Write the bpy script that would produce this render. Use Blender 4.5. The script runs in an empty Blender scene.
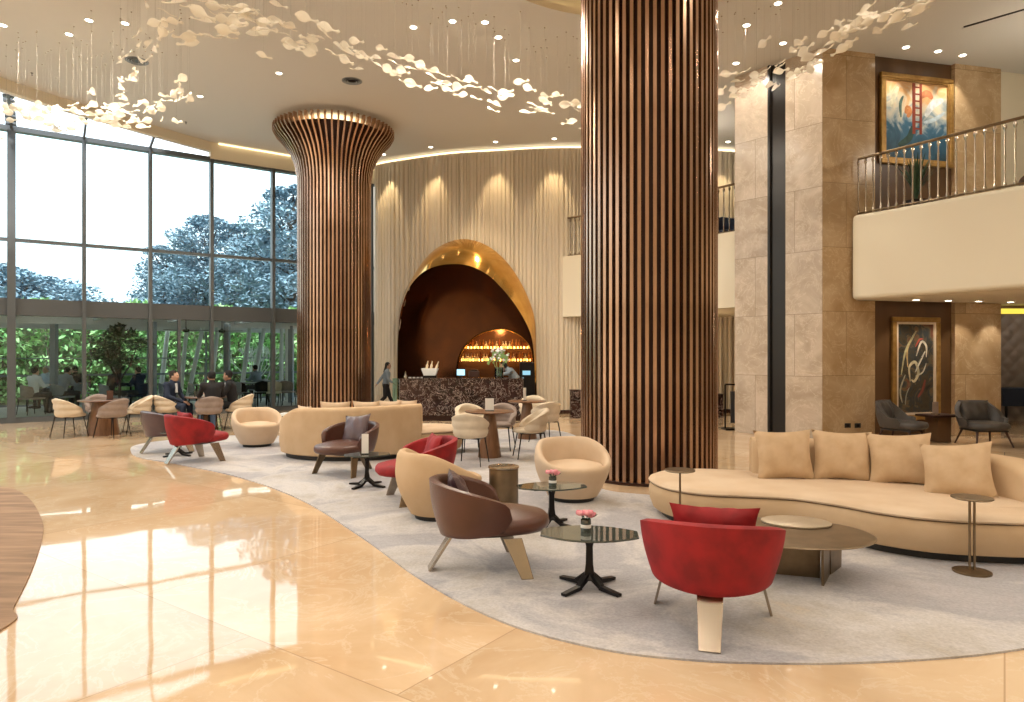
import bpy, bmesh, math, random
from mathutils import Vector, Matrix
R = random.Random(7)
PI = math.pi
scn = bpy.context.scene
COL = scn.collection
F = 690.0; HX, HY, EYE = 512.0, 355.0, 1.65
# ---------- picture -> place helpers ----------
def G(px, py, z=0.0):
    D = F * (EYE - z) / (py - HY)
    return Vector(((px - HX) / F * D, D, z))
def AT(px, D, z=0.0): return Vector(((px - HX) / F * D, D, z))
def AY(px, py, D): return Vector(((px - HX) / F * D, D, EYE + (HY - py) / F * D))
def HITV(px, py, p, u):
    k = (px - HX) / F
    # (k*D, D) = p + s*u
    s = (p[0] - k * p[1]) / (k * u[1] - u[0])
    D = p[1] + s * u[1]
    return Vector((k * D, D, EYE + (HY - py) / F * D))
def lerp(a, b, t): return a + (b - a) * t
def catmull(pts, n=8, closed=False):
    P = [Vector(p) for p in pts]; N = len(P); out = []
    segs = N if closed else N - 1
    for i in range(segs):
        if closed: p0, p1, p2, p3 = P[(i-1) % N], P[i], P[(i+1) % N], P[(i+2) % N]
        else: p0, p1, p2, p3 = P[max(i-1, 0)], P[i], P[i+1], P[min(i+2, N-1)]
        for k in range(n):
            t = k / n
            out.append(0.5 * ((2*p1) + (p2-p0)*t + (2*p0-5*p1+4*p2-p3)*t*t + (3*p1-p0-3*p2+p3)*t**3))
    if not closed: out.append(P[-1].copy())
    return out
def resample(pts, step):
    P = [Vector(p) for p in pts]; L = [0]
    for a, b in zip(P, P[1:]): L.append(L[-1] + (b - a).length)
    n = max(1, int(round(L[-1] / step))); out = []; j = 0
    for i in range(n + 1):
        s = L[-1] * i / n
        while j < len(P) - 2 and L[j+1] < s: j += 1
        t = (s - L[j]) / max(1e-9, L[j+1] - L[j]); out.append(P[j].lerp(P[j+1], min(1, max(0, t))))
    return out
# ---------- mesh builder ----------
class MB:
    def __init__(s): s.v = []; s.f = []; s.m = []
    def add(s, vs, fs, m=0):
        o = len(s.v); s.v += [tuple(v) for v in vs]
        for f in fs: s.f.append(tuple(i + o for i in f)); s.m.append(m)
        return s
    def box(s, c, d, rz=0, m=0, M=None):
        T = M if M else Matrix.Rotation(rz, 4, 'Z')
        c = Vector(c); vs = []
        for z in (-1, 1):
            for x, y in ((-1, -1), (1, -1), (1, 1), (-1, 1)):
                vs.append(c + T.to_3x3() @ Vector((x*d[0]/2, y*d[1]/2, z*d[2]/2)))
        return s.add(vs, [(3,2,1,0),(4,5,6,7),(0,1,5,4),(1,2,6,5),(2,3,7,6),(3,0,4,7)], m)
    def wallbox(s, a, b, z0, z1, t0, t1, m=0):
        a = Vector((a[0], a[1])); b = Vector((b[0], b[1])); u = (b-a).normalized(); n = Vector((-u.y, u.x))
        P = [a+n*t0, b+n*t0, b+n*t1, a+n*t1]
        return s.prism(P, z0, z1, m)
    def prism(s, o, z0, z1, m=0):
        n = len(o); A = sum(o[i][0]*o[(i+1) % n][1]-o[(i+1) % n][0]*o[i][1] for i in range(n))
        if A < 0: o = list(o)[::-1]
        vs = [(p[0], p[1], z0) for p in o] + [(p[0], p[1], z1) for p in o]
        fs = [tuple(range(n))[::-1], tuple(range(n, 2*n))] + [(i, (i+1) % n, n+(i+1) % n, n+i) for i in range(n)]
        return s.add(vs, fs, m)
    def bar(s, p0, p1, w, h, up=(0,0,1), m=0, w1=None, h1=None):
        p0 = Vector(p0); p1 = Vector(p1); d = (p1-p0).normalized(); up = Vector(up)
        sd = d.cross(up)
        if sd.length < 1e-4: sd = d.cross(Vector((1,0,0)))
        sd.normalize(); u = sd.cross(d).normalized(); w1 = w if w1 is None else w1; h1 = h if h1 is None else h1
        vs = [p0+sd*w*a/2+u*h*b/2 for a, b in ((-1,-1),(1,-1),(1,1),(-1,1))] + [p1+sd*w1*a/2+u*h1*b/2 for a, b in ((-1,-1),(1,-1),(1,1),(-1,1))]
        return s.add(vs, [(0,1,2,3),(7,6,5,4),(1,0,4,5),(2,1,5,6),(3,2,6,7),(0,3,7,4)], m)
    def tube(s, pts, r, n=8, m=0, closed=False):
        pts = [Vector(p) for p in pts]; N = len(pts); rr = r if isinstance(r, (list, tuple)) else [r]*N
        rings = []; nrm = None
        for i, p in enumerate(pts):
            if closed: d = (pts[(i+1) % N]-pts[i-1])
            else: d = pts[min(i+1, N-1)]-pts[max(i-1, 0)]
            d.normalize()
            if nrm is None:
                nrm = d.cross(Vector((0,0,1)))
                if nrm.length < .1: nrm = d.cross(Vector((1,0,0)))
            nrm = (nrm - d*nrm.dot(d)).normalized(); b = d.cross(nrm)
            rings.append([p + (nrm*math.cos(2*PI*k/n)+b*math.sin(2*PI*k/n))*rr[i] for k in range(n)])
        return s.loft(rings, m=m, cap=not closed, wrap=closed)
    def loft(s, rings, m=0, cap=True, wrap=False, closed=True):
        n = len(rings[0]); o = len(s.v)
        for r in rings: s.v += [tuple(v) for v in r]
        N = len(rings); kk = n if closed else n-1
        for i in range(N if wrap else N-1):
            for k in range(kk):
                a = i*n+k; b = i*n+(k+1) % n; j = (i+1) % N
                s.f.append((o+a, o+b, o+j*n+(k+1) % n, o+j*n+k)); s.m.append(m)
        if cap and not wrap and closed:
            s.f.append(tuple(o+k for k in range(n))[::-1]); s.m.append(m)
            s.f.append(tuple(o+(N-1)*n+k for k in range(n))); s.m.append(m)
        return s
    def lathe(s, prof, n=24, c=(0,0,0), sx=1, sy=1, m=0, M=None, cap=True):
        rings = []
        for r, z in prof:
            ring = []
            for k in range(n):
                v = Vector((r*sx*math.cos(2*PI*k/n), r*sy*math.sin(2*PI*k/n), z))
                if M: v = M @ v
                ring.append(v + Vector(c))
            rings.append(ring)
        return s.loft(rings, m=m, cap=cap)
    def ell(s, c, r, nu=14, nv=9, M=None, m=0):
        rings = []
        for j in range(1, nv):
            ph = -PI/2 + PI*j/nv
            rings.append([Vector((r[0]*math.cos(ph)*math.cos(2*PI*k/nu), r[1]*math.cos(ph)*math.sin(2*PI*k/nu), r[2]*math.sin(ph))) for k in range(nu)])
        if M: rings = [[M @ v for v in q] for q in rings]
        rings = [[v+Vector(c) for v in q] for q in rings]
        return s.loft(rings, m=m)
    def quad(s, a, b, c, d, m=0): return s.add([a, b, c, d], [(0,1,2,3)], m)
    def build(s, name, mats, parent=None, smooth=35, loc=None, bevel=0, fix=True):
        me = bpy.data.meshes.new(name); me.from_pydata(s.v, [], s.f)
        if not isinstance(mats, (list, tuple)): mats = [mats]
        for q in mats: me.materials.append(q)
        if len(mats) > 1: me.polygons.foreach_set('material_index', s.m)
        if fix:
            bm = bmesh.new(); bm.from_mesh(me); bmesh.ops.recalc_face_normals(bm, faces=bm.faces); bm.to_mesh(me); bm.free()
        if smooth:
            me.polygons.foreach_set('use_smooth', [True]*len(me.polygons)); me.set_sharp_from_angle(angle=math.radians(smooth))
        me.update()
        o = bpy.data.objects.new(name, me); COL.objects.link(o)
        if parent: o.parent = parent
        if loc is not None: o.location = loc
        if bevel:
            b = o.modifiers.new('bevel', 'BEVEL'); b.width = bevel; b.segments = 2; b.limit_method = 'ANGLE'; b.angle_limit = math.radians(40)
        return o
def tag(o, label=None, cat=None, group=None, kind=None):
    if label: o['label'] = label
    if cat: o['category'] = cat
    if group: o['group'] = group
    if kind: o['kind'] = kind
    return o
def struct(o): o['kind'] = 'structure'; return o
def thing(name, label, cat, loc=(0,0,0), rz=0, group=None, scale=None):
    o = bpy.data.objects.new(name, None); COL.objects.link(o); o.empty_display_size = .1
    o.location = loc; o.rotation_euler = (0, 0, rz)
    if scale: o.scale = scale
    return tag(o, label, cat, group)
def dup(o, loc=None, rz=None, label=None, group=None, parent=None, scale=None):
    c = o.copy(); COL.objects.link(c)
    if parent: c.parent = parent
    for ch in list(o.children): dup(ch, parent=c)
    if loc is not None: c.location = loc
    if rz is not None: c.rotation_euler = (0, 0, rz)
    if scale: c.scale = scale
    if label: c['label'] = label
    if group: c['group'] = group
    return c
def move(o, loc, rz, label=None):
    o.location = loc; o.rotation_euler = (0, 0, rz)
    if label: o['label'] = label
# ---------- materials ----------
def nodes(name):
    m = bpy.data.materials.new(name); m.use_nodes = True; nt = m.node_tree; b = nt.nodes['Principled BSDF']
    return m, nt, b
def pos(nt, kind='Object'):
    return nt.nodes.new('ShaderNodeTexCoord').outputs[kind]
def rgb(c): return (c[0], c[1], c[2], 1)
def mat(name, c, rough=.5, metal=0, c2=None, sc=4, bump=0, bsc=40, coat=0, sheen=0, ior=None, emit=None, es=0, detail=4, aniso=None, lo=.35, hi=.65, stretch=None, trans=0, alpha=None):
    m, nt, b = nodes(name); L = nt.links
    b.inputs['Base Color'].default_value = rgb(c); b.inputs['Roughness'].default_value = rough; b.inputs['Metallic'].default_value = metal
    if coat: b.inputs['Coat Weight'].default_value = coat; b.inputs['Coat Roughness'].default_value = .05
    if sheen: b.inputs['Sheen Weight'].default_value = sheen; b.inputs['Sheen Roughness'].default_value = .5; b.inputs['Sheen Tint'].default_value = rgb(c)
    if ior: b.inputs['IOR'].default_value = ior
    if trans: b.inputs['Transmission Weight'].default_value = trans
    if alpha is not None: b.inputs['Alpha'].default_value = alpha
    if emit: b.inputs['Emission Color'].default_value = rgb(emit); b.inputs['Emission Strength'].default_value = es
    vec = pos(nt)
    if stretch:
        mp = nt.nodes.new('ShaderNodeMapping'); mp.inputs['Scale'].default_value = stretch; L.new(vec, mp.inputs['Vector']); vec = mp.outputs['Vector']
    if c2:
        n = nt.nodes.new('ShaderNodeTexNoise'); n.inputs['Scale'].default_value = sc; n.inputs['Detail'].default_value = detail
        L.new(vec, n.inputs['Vector'])
        r = nt.nodes.new('ShaderNodeValToRGB'); r.color_ramp.elements[0].position = lo; r.color_ramp.elements[1].position = hi
        r.color_ramp.elements[0].color = rgb(c); r.color_ramp.elements[1].color = rgb(c2)
        L.new(n.outputs['Fac'], r.inputs['Fac']); L.new(r.outputs['Color'], b.inputs['Base Color'])
    if bump:
        n = nt.nodes.new('ShaderNodeTexNoise'); n.inputs['Scale'].default_value = bsc; L.new(vec, n.inputs['Vector'])
        q = nt.nodes.new('ShaderNodeBump'); q.inputs['Strength'].default_value = bump; q.inputs['Distance'].default_value = .01
        L.new(n.outputs['Fac'], q.inputs['Height']); L.new(q.outputs['Normal'], b.inputs['Normal'])
    return m
def emis(name, c, s):
    m, nt, b = nodes(name); nt.nodes.remove(b); e = nt.nodes.new('ShaderNodeEmission'); e.inputs[0].default_value = rgb(c); e.inputs[1].default_value = s
    nt.links.new(e.outputs[0], nt.nodes['Material Output'].inputs[0]); return m
def glassy(name, tint=(1,1,1), refl=1.0, rough=0.0, ior=1.5):
    m, nt, b = nodes(name); nt.nodes.remove(b); N = nt.nodes; L = nt.links
    t = N.new('ShaderNodeBsdfTransparent'); t.inputs[0].default_value = rgb(tint)
    g = N.new('ShaderNodeBsdfGlossy'); g.inputs['Roughness'].default_value = rough
    fr = N.new('ShaderNodeFresnel'); fr.inputs[0].default_value = ior
    mu = N.new('ShaderNodeMath'); mu.operation = 'MULTIPLY'; mu.inputs[1].default_value = refl; L.new(fr.outputs[0], mu.inputs[0])
    mx = N.new('ShaderNodeMixShader'); L.new(mu.outputs[0], mx.inputs[0]); L.new(t.outputs[0], mx.inputs[1]); L.new(g.outputs[0], mx.inputs[2])
    L.new(mx.outputs[0], N['Material Output'].inputs[0]); return m
def marble(name, c1, c2, vein, u=None, bw=1.2, bh=.9, sc=.9, rough=.05, joint=.004, jc=None, rot=0, veinamt=.5, ior=1.5, vary=.12, offset=0.5, bumpw=0, vsc=1.3, vw=.02):
    """stone with clouds, fine veins and panel joints. u: horizontal direction of a vertical wall, None for a floor"""
    m, nt, b = nodes(name); N = nt.nodes; L = nt.links
    g = N.new('ShaderNodeNewGeometry'); P = g.outputs['Position']
    if u is not None:
        d = N.new('ShaderNodeVectorMath'); d.operation = 'DOT_PRODUCT'; d.inputs[1].default_value = (u[0], u[1], 0); L.new(P, d.inputs[0])
        sx = N.new('ShaderNodeSeparateXYZ'); L.new(P, sx.inputs[0]); cb = N.new('ShaderNodeCombineXYZ'); L.new(d.outputs['Value'], cb.inputs[0]); L.new(sx.outputs['Z'], cb.inputs[1]); bv = cb.outputs[0]
    else:
        mp = N.new('ShaderNodeMapping'); mp.inputs['Rotation'].default_value = (0, 0, rot); L.new(P, mp.inputs[0]); bv = mp.outputs[0]
    br = N.new('ShaderNodeTexBrick'); L.new(bv, br.inputs['Vector']); br.offset = offset
    br.inputs['Scale'].default_value = 1; br.inputs['Brick Width'].default_value = bw; br.inputs['Row Height'].default_value = bh
    br.inputs['Mortar Size'].default_value = joint; br.inputs['Mortar Smooth'].default_value = 0
    br.inputs['Color1'].default_value = (0,0,0,1); br.inputs['Color2'].default_value = (1,1,1,1); br.inputs['Mortar'].default_value = (.5,.5,.5,1)
    n1 = N.new('ShaderNodeTexNoise'); n1.inputs['Scale'].default_value = sc; n1.inputs['Detail'].default_value = 8; n1.inputs['Roughness'].default_value = .6; n1.inputs['Distortion'].default_value = .8
    ad = N.new('ShaderNodeVectorMath'); ad.operation = 'MULTIPLY_ADD'; L.new(br.outputs['Color'], ad.inputs[0]); ad.inputs[1].default_value = (7, 5, 3); L.new(P, ad.inputs[2])
    L.new(ad.outputs[0], n1.inputs['Vector'])
    r = N.new('ShaderNodeValToRGB'); r.color_ramp.elements[0].position = .36; r.color_ramp.elements[1].position = .66
    r.color_ramp.elements[0].color = rgb(c1); r.color_ramp.elements[1].color = rgb(c2); L.new(n1.outputs['Fac'], r.inputs[0])
    n2 = N.new('ShaderNodeTexNoise'); n2.inputs['Scale'].default_value = vsc; n2.inputs['Detail'].default_value = 10; n2.inputs['Roughness'].default_value = .65; n2.inputs['Distortion'].default_value = 1.6; L.new(ad.outputs[0], n2.inputs['Vector'])
    r2 = N.new('ShaderNodeValToRGB'); e = r2.color_ramp.elements; e[0].position = .5-vw; e[0].color = (0,0,0,1); e[1].position = .5; e[1].color = (veinamt,)*3+(1,)
    k = e.new(.5+vw); k.color = (0,0,0,1); L.new(n2.outputs['Fac'], r2.inputs[0])
    mx = N.new('ShaderNodeMix'); mx.data_type = 'RGBA'; L.new(r2.outputs['Color'], mx.inputs['Factor']); L.new(r.outputs['Color'], mx.inputs['A']); mx.inputs['B'].default_value = rgb(vein)
    hv = N.new('ShaderNodeHueSaturation'); L.new(mx.outputs['Result'], hv.inputs['Color'])
    mr = N.new('ShaderNodeMapRange'); mr.inputs['To Min'].default_value = 1-vary; mr.inputs['To Max'].default_value = 1+vary; L.new(br.outputs['Color'], mr.inputs['Value']); L.new(mr.outputs[0], hv.inputs['Value'])
    mj = N.new('ShaderNodeMix'); mj.data_type = 'RGBA'; L.new(br.outputs['Fac'], mj.inputs['Factor']); L.new(hv.outputs[0], mj.inputs['A']); mj.inputs['B'].default_value = rgb(jc if jc else [x*.55 for x in c1])
    L.new(mj.outputs['Result'], b.inputs['Base Color']); b.inputs['Roughness'].default_value = rough; b.inputs['IOR'].default_value = ior
    if bumpw:
        nb = N.new('ShaderNodeTexNoise'); nb.inputs['Scale'].default_value = 1.1; L.new(P, nb.inputs['Vector']); q = N.new('ShaderNodeBump'); q.inputs['Strength'].default_value = bumpw; q.inputs['Distance'].default_value = .02
        L.new(nb.outputs['Fac'], q.inputs['Height']); L.new(q.outputs[0], b.inputs['Normal'])
    return m
K = {}
K['floor'] = marble('polished_beige_marble', (.60,.41,.24), (.72,.54,.36), (.80,.69,.53), None, 2.4, 2.4, .8, .035, .004, (.48,.33,.20), rot=.62, veinamt=.35, ior=1.58, vary=.07, bumpw=.12)
K['travL'] = marble('daylit_beige_stone_panels', (.40,.32,.24), (.56,.47,.38), (.72,.62,.50), (-.65,.76), 1.7, 1.23, 1.6, .22, .004, veinamt=.45, vary=.10, vsc=2.2)  # beige stone, with the greying by daylight on this face put into its colour
K['travR'] = marble('warm_stone_panels', (.40,.27,.14), (.52,.38,.23), (.70,.56,.38), (.972,.234), 1.9, 1.25, 1.4, .22, .004, veinamt=.45, vary=.12, vsc=2.0)
K['darkmarble'] = marble('dark_veined_marble', (.014,.007,.007), (.040,.019,.016), (.66,.54,.48), None, 50, 50, 3, .08, 0, veinamt=.75, vary=0, vsc=4.5, vw=.011)
K['ceiling'] = mat('ceiling_paint', (.62,.605,.57), .85)
K['cream'] = mat('cream_paint', (.74,.68,.54), .7)
K['flute'] = mat('fluted_cream_lacquer', (.62,.54,.42), .45)
K['bronze'] = mat('satin_bronze', (.58,.375,.26), .26, .92, c2=(.46,.29,.19), sc=1.2)
K['bronzedark'] = mat('dark_bronze_core', (.040,.014,.008), .5, .3)
K['gold'] = mat('polished_gold_leaf_metal', (.85,.52,.16), .15, 1, c2=(.70,.38,.10), sc=2.5)
K['copper'] = mat('dark_burnished_copper', (.10,.042,.022), .14, .85, c2=(.16,.062,.026), sc=1.5)
K['brownpanel'] = mat('dark_brown_wood_panel', (.085,.042,.016), .4, c2=(.11,.055,.022), sc=3, stretch=(1,1,.1))
K['frame'] = mat('grey_bronze_window_frame', (.10,.11,.115), .45, .3)
K['beam'] = mat('brown_grey_spandrel', (.075,.080,.082), .5)
K['glass'] = glassy('window_glass', (.90,.97,.97), .8)
K['leaf_glass'] = None
K['carpet'] = None
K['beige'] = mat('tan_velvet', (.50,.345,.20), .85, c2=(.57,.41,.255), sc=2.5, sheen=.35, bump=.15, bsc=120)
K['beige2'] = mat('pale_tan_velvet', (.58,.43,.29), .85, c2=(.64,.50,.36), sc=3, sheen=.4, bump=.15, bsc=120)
K['pillow'] = mat('golden_tan_velvet', (.48,.33,.19), .8, c2=(.56,.40,.25), sc=6, sheen=.45, bump=.3, bsc=14)
K['red'] = mat('crimson_velvet', (.20,.003,.006), .7, c2=(.32,.006,.010), sc=7, sheen=.15)
K['leather'] = mat('brown_leather', (.080,.031,.020), .30, c2=(.10,.039,.025), sc=5, bump=.2, bsc=160, ior=1.5)
K['leatherdk'] = mat('dark_plum_leather', (.075,.045,.055), .28, c2=(.10,.06,.065), sc=5, bump=.2, bsc=160)
K['grey'] = mat('charcoal_leather', (.055,.050,.048), .45, c2=(.075,.068,.064), sc=6, bump=.2, bsc=120)
K['taupe'] = mat('taupe_fabric', (.26,.20,.17), .85, c2=(.31,.245,.21), sc=8, sheen=.2)
K['sand'] = mat('sand_fabric', (.60,.50,.37), .8, c2=(.66,.56,.43), sc=8, sheen=.3)
K['black'] = mat('black_metal', (.012,.010,.010), .35, .6)
K['plinth'] = mat('black_plinth', (.02,.018,.017), .5)
K['brass'] = mat('champagne_metal', (.42,.36,.29), .22, .95, c2=(.48,.41,.33), sc=3)
K['slot'] = mat('black_bronze_channel', (.012,.010,.009), .3, .2)
K['antique'] = mat('antique_bronze', (.25,.18,.11), .38, .85, c2=(.18,.13,.08), sc=6)
K['wood'] = mat('walnut', (.15,.068,.030), .38, c2=(.21,.10,.045), sc=6, stretch=(6,6,.6), coat=.3)
K['smoke'] = mat('smoked_glass_top', (.06,.07,.06), .03, 0, ior=1.7)
K['white'] = mat('white_card', (.80,.79,.76), .6)
K['skin'] = mat('skin', (.55,.33,.23), .5)
K['skin2'] = mat('tan_skin', (.42,.24,.16), .5)
K['hairblack'] = mat('black_hair', (.006,.005,.005), .85)
K['hairgrey'] = mat('grey_hair', (.35,.34,.33), .6)
K['hairbrown'] = mat('brown_hair', (.02,.012,.008), .85)
K['navy'] = mat('navy_wool', (.012,.022,.05), .8)
K['blackcloth'] = mat('black_cloth', (.012,.011,.013), .85)
K['charcoal'] = mat('charcoal_cloth', (.035,.036,.04), .85)
K['denim'] = mat('denim', (.09,.14,.23), .85)
K['greyshirt'] = mat('blue_grey_shirt', (.22,.27,.32), .8)
K['whiteshirt'] = mat('white_shirt', (.75,.77,.80), .8)
K['lightblue'] = mat('light_blue_shirt', (.42,.52,.62), .8)
K['leaf'] = mat('dark_green_leaves', (.018,.048,.022), .5, c2=(.035,.085,.035), sc=9)
K['leaf2'] = mat('hazy_blue_green_foliage', (.15,.235,.30), .9, c2=(.26,.36,.43), sc=1.2)  # blue green foliage, paled and blued so the colour carries the distance haze
K['leaf3'] = mat('fresh_green_leaves', (.15,.36,.12), .6, c2=(.42,.62,.28), sc=1.2)
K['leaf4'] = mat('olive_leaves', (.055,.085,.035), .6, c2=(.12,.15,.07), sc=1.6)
K['bark'] = mat('bark', (.06,.045,.035), .9)
K['whitebark'] = mat('whitewashed_bark', (.75,.77,.74), .8)
K['pink'] = mat('pink_petals', (.80,.22,.30), .6, c2=(.85,.42,.45), sc=30)
K['cove'] = emis('cove_glow', (1.0,.76,.42), 3.0)
K['lens'] = emis('lamp_lens', (1.0,.90,.72), 14)
K['yellow'] = emis('yellow_cove_glow', (1.0,.80,.10), 1.1)
K['amber'] = emis('amber_shelf_glow', (1.0,.52,.12), 9.0)
K['paving'] = mat('terrace_paving', (.42,.42,.40), .6, c2=(.50,.50,.48), sc=2)
K['whitepaint'] = mat('white_paint', (.72,.74,.74), .5)
K['greypaint'] = mat('blue_grey_paint', (.22,.25,.27), .5)
K['soil'] = mat('soil_ground', (.10,.12,.06), .95, c2=(.15,.18,.08), sc=1)
# ================= carpet and leaf materials =================
def carpet_mat():
    m, nt, b = nodes('clouded_wool_carpet'); N = nt.nodes; L = nt.links
    g = N.new('ShaderNodeNewGeometry')
    n = N.new('ShaderNodeTexNoise'); n.inputs['Scale'].default_value = .75; n.inputs['Detail'].default_value = 9; n.inputs['Roughness'].default_value = .68; n.inputs['Distortion'].default_value = .6; L.new(g.outputs['Position'], n.inputs['Vector'])
    r = N.new('ShaderNodeValToRGB'); e = r.color_ramp.elements; e[0].position = .32; e[0].color = (.41,.39,.41,1); e[1].position = .74; e[1].color = (.46,.365,.26,1)
    k = e.new(.45); k.color = (.33,.32,.345,1); k = e.new(.53); k.color = (.51,.485,.48,1); k = e.new(.63); k.color = (.40,.365,.33,1)
    L.new(n.outputs['Fac'], r.inputs[0])
    n2 = N.new('ShaderNodeTexNoise'); n2.inputs['Scale'].default_value = 55; n2.inputs['Detail'].default_value = 3; L.new(g.outputs['Position'], n2.inputs['Vector'])
    mx = N.new('ShaderNodeMix'); mx.data_type = 'RGBA'; mx.blend_type = 'OVERLAY'; mx.inputs['Factor'].default_value = .35; L.new(r.outputs[0], mx.inputs['A']); L.new(n2.outputs['Fac'], mx.inputs['B'])
    L.new(mx.outputs['Result'], b.inputs['Base Color']); b.inputs['Roughness'].default_value = 1; b.inputs['Sheen Weight'].default_value = .3
    q = N.new('ShaderNodeBump'); q.inputs['Strength'].default_value = .4; q.inputs['Distance'].default_value = .01; L.new(n2.outputs['Fac'], q.inputs['Height']); L.new(q.outputs[0], b.inputs['Normal'])
    return m
K['carpet'] = carpet_mat()
K['rugbrown'] = mat('brown_striated_rug', (.34,.21,.12), .8, c2=(.20,.12,.065), sc=3.5, stretch=(.35,2.5,1), detail=8)
def leaf_mat():
    m, nt, b = nodes('frosted_glass_leaf'); N = nt.nodes; L = nt.links
    b.inputs['Base Color'].default_value = (.95,.91,.82,1); b.inputs['Roughness'].default_value = .15; b.inputs['Subsurface Weight'].default_value = 0
    t = N.new('ShaderNodeBsdfTranslucent'); t.inputs[0].default_value = (.98,.93,.82,1)
    mx = N.new('ShaderNodeMixShader'); mx.inputs[0].default_value = .5; L.new(b.outputs[0], mx.inputs[1]); L.new(t.outputs[0], mx.inputs[2])
    tr = N.new('ShaderNodeBsdfTransparent'); m2 = N.new('ShaderNodeMixShader'); m2.inputs[0].default_value = .18; L.new(mx.outputs[0], m2.inputs[1]); L.new(tr.outputs[0], m2.inputs[2])
    L.new(m2.outputs[0], N['Material Output'].inputs[0]); return m
K['leaf_glass'] = leaf_mat()
# ================= the shell =================
CEIL = 7.6
A = Vector((-12.18, 16.79)); U = Vector((.814, .581)).normalized(); NO = Vector((-U.y, U.x))
def FP(t, d=0, z=0):
    p = A + U*t + NO*d; return Vector((p.x, p.y, z))
S = 1.56
xy = lambda v: (v[0], v[1])
f = MB().prism([xy(FP(-11.5)), xy(FP(9.8)), (-4.2, 24.5), (17, 24.5), (17, -7), (-21.5, -7), (-21.5, FP(-11.5).y)], -.2, 0)
struct(f.build('floor', K['floor'], smooth=0))
# ceiling with the round recess above the near column
C1 = Vector((1.883, 9.54)); C2 = Vector((-4.585, 17.82)); RC = .925
edge = catmull([xy(FP(4.6)), (-9.25, 18.2), (-10.2, 16.6), (-11.06, 14.9), (-12.0, 12.0), (-12.7, 8), (-13.0, 0), (-13.0, -7)], 6)
edge = [Vector((p[0], p[1])) for p in edge]
outer = edge + [Vector((17, -7)), Vector((17, 24.5)), Vector((-4.2, 24.5)), Vector(xy(FP(9.8)))]
bm = bmesh.new()
def loop(pts, z):
    vs = [bm.verts.new((p[0], p[1], z)) for p in pts]; return [bm.edges.new((vs[i], vs[(i+1) % len(vs)])) for i in range(len(vs))]
RH = 2.62
circ = [(C1.x+RH*math.cos(2*PI*k/64), C1.y+RH*math.sin(2*PI*k/64)) for k in range(64)]
E = loop(outer, CEIL) + loop(circ, CEIL)
bmesh.ops.triangle_fill(bm, edges=E, use_beauty=True)
me = bpy.data.meshes.new('ceiling'); bm.to_mesh(me); bm.free(); me.materials.append(K['ceiling'])
o = bpy.data.objects.new('ceiling', me); COL.objects.link(o); struct(o)
rec = MB(); rr = [[(C1.x+r*math.cos(2*PI*k/64), C1.y+r*math.sin(2*PI*k/64), z) for k in range(64)] for r, z in ((RH, CEIL), (RH, CEIL+.12), (RH+.25, CEIL+.12), (RH+.25, CEIL+.62), (.01, CEIL+.62))]
rec.loft(rr, cap=False); struct(rec.build('ceiling_recess', K['cream'], fix=False))
struct(MB().loft([[(C1.x+(RH+.16)*math.cos(2*PI*k/48)+.02*math.cos(2*PI*j/6)*math.cos(2*PI*k/48), C1.y+(RH+.16)*math.sin(2*PI*k/48)+.02*math.cos(2*PI*j/6)*math.sin(2*PI*k/48), CEIL+.16+.02*math.sin(2*PI*j/6)) for j in range(6)] for k in range(48)], wrap=True).build('trim_1', K['cove']))
# skylight edge band
b = MB(); b2 = MB()
for p, q in zip(edge, edge[1:]):
    b.wallbox(p, q, CEIL-.25, CEIL+.02, -.02, .14); b2.wallbox(p, q, CEIL-.01, CEIL+.03, -.06, -.02)
struct(b.build('trim_2', K['cream'], smooth=0)); struct(b2.build('trim_3', K['black'], smooth=0))
struct(MB().tube([Vector((p.x, p.y, CEIL-.19)) for p in edge], .075, 10).build('trim_13', K['whitepaint']))
struct(MB().tube([Vector((p.x, p.y, CEIL-.03)) for p in edge]+[FP(t, -.2, CEIL-.03) for t in (5.2, 7, 9.6)][0:0], .02, 6).build('trim_14', K['cove']))
struct(MB().tube([FP(4.7, -.24, CEIL-.035), FP(9.6, -.24, CEIL-.035)], .02, 6).build('trim_15', K['cove']))
b = MB().wallbox(FP(4.5), FP(9.8), 7.14, CEIL, -.18, .1); struct(b.build('trim_4', K['cream'], smooth=0))
# glass facade
TT = list(range(-7, 7))
TS = lambda i: [0,1.5,3.01,4.55,6.25,7.8,9.36][i] if i >= 0 else 1.5*i
n_ = 1
def pane(t0, t1, z0, z1):
    global n_
    o = MB().wallbox(FP(t0), FP(t1), z0, z1, -.006, .006).build('window_%d' % n_, K['glass'], smooth=0); n_ += 1; struct(o)
for i in TT[:-1]:
    for za, zb in ((.12, 2.62), (3.03, 4.42), (4.48, 7.10)): pane(TS(i)+.04, TS(i+1)-.04, za, zb)
fr = MB(); tn = 1
for i in TT:
    w = .17 if i == 0 else .085
    fr.wallbox(FP(TS(i)-w/2), FP(TS(i)+w/2), 0, 7.16, -.16, .06)
fr.wallbox(FP(-11), FP(9.5), 4.41, 4.49, -.1, .04); fr.wallbox(FP(-11), FP(9.5), 7.08, 7.2, -.14, .08)
fr.wallbox(FP(-11), FP(9.5), 0, .13, -.10, .05)
for tt in (3.72, -2.3): fr.wallbox(FP(tt-.035), FP(tt+.035), 0, 2.62, -.08, .04)
struct(fr.build('window_frame', K['frame'], smooth=0))
struct(MB().wallbox(FP(-11), FP(9.5), 2.62, 3.03, -.06, .22).build('trim_5', K['beam'], smooth=0))
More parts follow.
